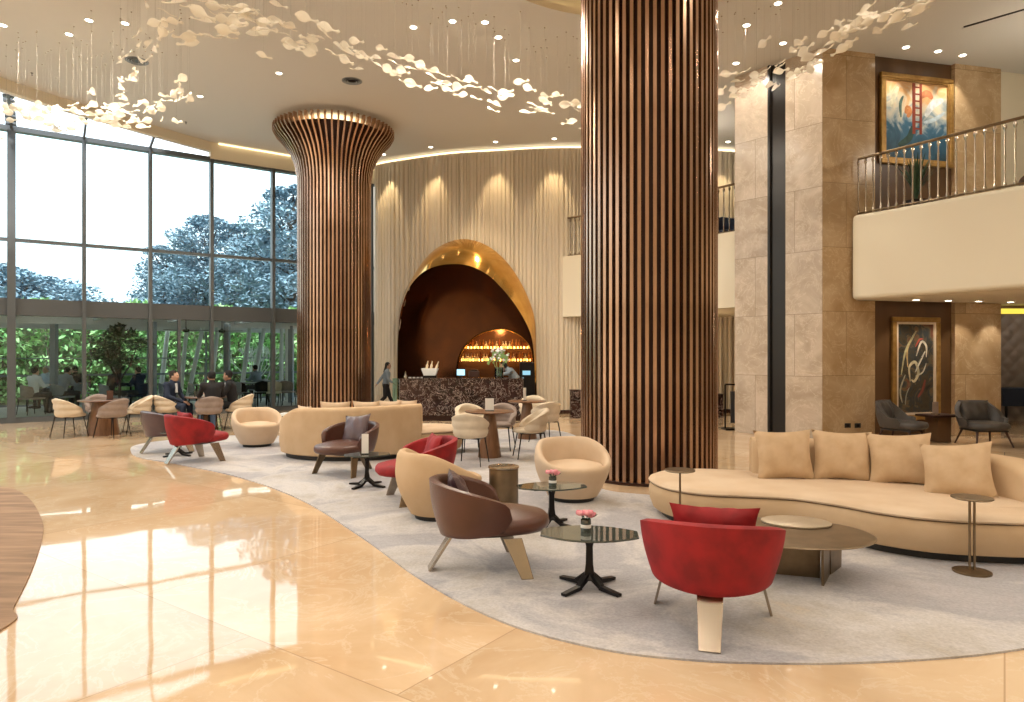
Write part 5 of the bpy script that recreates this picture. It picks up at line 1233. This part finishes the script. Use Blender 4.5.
for px in (387, 433, 496, 553, 610, 722):
    D = wallD(px); p = AT(px, D, CEIL-.13)-Vector((0, .55, 0))
    p.z = CEIL-.001
    downlight(p, 'small downlight close to the curved fluted wall above the bar', 170, 'downlights along the fluted wall', spot=46, blend=.35, aim=(p.x, p.y+.50, 5.2), col=(1,.76,.44))
for a_, b_, pw in (((-4.2, 5.2), (235,28), 330), ((-1.8, 6.0), (400,75), 170), ((4.8, 7.0), (850,36), 330), ((-8.5, 6.0), (150,95), 130)):  # unseen spots without fittings, added to brighten the hanging glass leaves
    l = light('SPOT', 'lamp', (a_[0], a_[1], CEIL-.06), pw, WARM, .05, spot=46, blend=.8); l.rotation_euler = (G(b_[0], b_[1], 6.1)-Vector((a_[0], a_[1], CEIL-.06))).to_track_quat('-Z', 'Y').to_euler()
# lamps further back in the room (behind and beside the camera)
for x in (-9.5, -6, -2.5, 1, 4.5, 8, 12):
    for y in (-4, 0, 3.5, 7.0):
        if (Vector((x, y))-C1).length < 2.9: continue
        l = light('SPOT', 'lamp', (x, y, CEIL-.05), MAINP*.68, WARM, .05, spot=150, blend=.6)
# uplights in the column heads, corridor, balcony lounge
light('AREA', 'lamp', (C2.x, C2.y, 7.49), 34, (1,.74,.42), 1.6, rot=(PI, 0, 0))
light('AREA', 'lamp', (C1.x, C1.y, 7.9), 50, (1,.74,.42), 1.6, rot=(PI, 0, 0))
light('POINT', 'lamp', (9.8, 11.8, 6.2), 60, WARM, .2)
light('POINT', 'lamp', (12.8, 15.6, 2.6), 30, WARM, .1)
light('POINT', 'lamp', (4.8, 17.6, 6.4), 55, WARM, .2); light('POINT', 'lamp', (4.6, 17.8, 2.5), 30, (1,.76,.45), .2)
light('POINT', 'lamp', (-.4, 22.75, 2.5), 40, (1,.6,.25), .1)
light('SPOT', 'lamp', (-1.2, 18.2, CEIL-.05), 200, (1,.78,.48), .05, spot=60, blend=.4).rotation_euler = (.18, 0, 0)
# vents
for px, py in ((352, 81), (137, 61)):
    t = thing('ceiling_vent', 'round ceiling air vent ' + ('near the far bronze column' if px > 300 else 'amid the glass leaves at the left'), 'vent', G(px, py, CEIL-.001))
    MB().lathe([(.17,0),(.20,-.012),(.22,-.006),(.22,0)], 32, cap=False).build('rim', K['greypaint'], t, fix=False)
    for r in (.14, .09): MB().lathe([(r,-.004),(r+.02,-.018),(r+.028,-.016),(r+.012,-.002)], 28, cap=False).build('ring', K['greypaint'], t, fix=False)
    MB().lathe([(0,-.002),(.18,-.002),(.18,0),(0,0)], 28).build('backing', K['black'], t)
p = G(964, 27, CEIL-.001); p2 = G(1040, 5, CEIL-.001); t = thing('slot_diffuser', 'long dark linear air slot in the ceiling above the upper painting', 'vent', p)
MB().bar((0,0,-.004), p2-p, .07, .01).build('slot', K['black'], t, smooth=0); MB().bar((0,.045,-.004), p2-p+Vector((0,.045,0)), .012, .014).build('frame', K['whitepaint'], t, smooth=0)
for px, py in ((32, 73), (186, 122)):
    p = G(px, py, CEIL-.001); t = thing('sprinkler', 'tiny dark sprinkler head in the ceiling ' + ('near the skylight band' if px < 100 else 'right of the glass leaf loop'), 'sprinkler', p)
    MB().lathe([(0,-.05),(.02,-.05),(.008,-.04),(.008,-.01),(.03,0),(0,0)], 12).build('head', K['black'], t)
# ================= sky, camera =================
w = bpy.data.worlds.new('sky'); scn.world = w; w.use_nodes = True; nt = w.node_tree; bg = nt.nodes['Background']
tc = nt.nodes.new('ShaderNodeTexCoord'); sx = nt.nodes.new('ShaderNodeSeparateXYZ'); nt.links.new(tc.outputs['Generated'], sx.inputs[0])
rp = nt.nodes.new('ShaderNodeValToRGB'); rp.color_ramp.elements[0].position = 0; rp.color_ramp.elements[0].color = (.80,.90,1,1); rp.color_ramp.elements[1].position = .6; rp.color_ramp.elements[1].color = (.92,.96,1,1)
nt.links.new(sx.outputs['Z'], rp.inputs[0]); nt.links.new(rp.outputs[0], bg.inputs[0]); bg.inputs[1].default_value = 2.7
sun = bpy.data.lights.new('sun', 'SUN'); sun.energy = 6.5; sun.angle = .15; so = bpy.data.objects.new('sun', sun); COL.objects.link(so); so.rotation_euler = (.62, 0, .35)
cam = bpy.data.cameras.new('camera'); cam.lens = F/1024*36; cam.sensor_width = 36; cam.shift_y = 4/1024; cam.clip_end = 500
co = bpy.data.objects.new('camera', cam); COL.objects.link(co); co.location = (0, 0, EYE); co.rotation_euler = (PI/2, 0, 0); scn.camera = co
vs_ = scn.view_settings; vs_.view_transform = 'Standard'; vs_.look = 'None'; vs_.exposure = 0.02; vs_.gamma = 1; vs_.use_curve_mapping = False
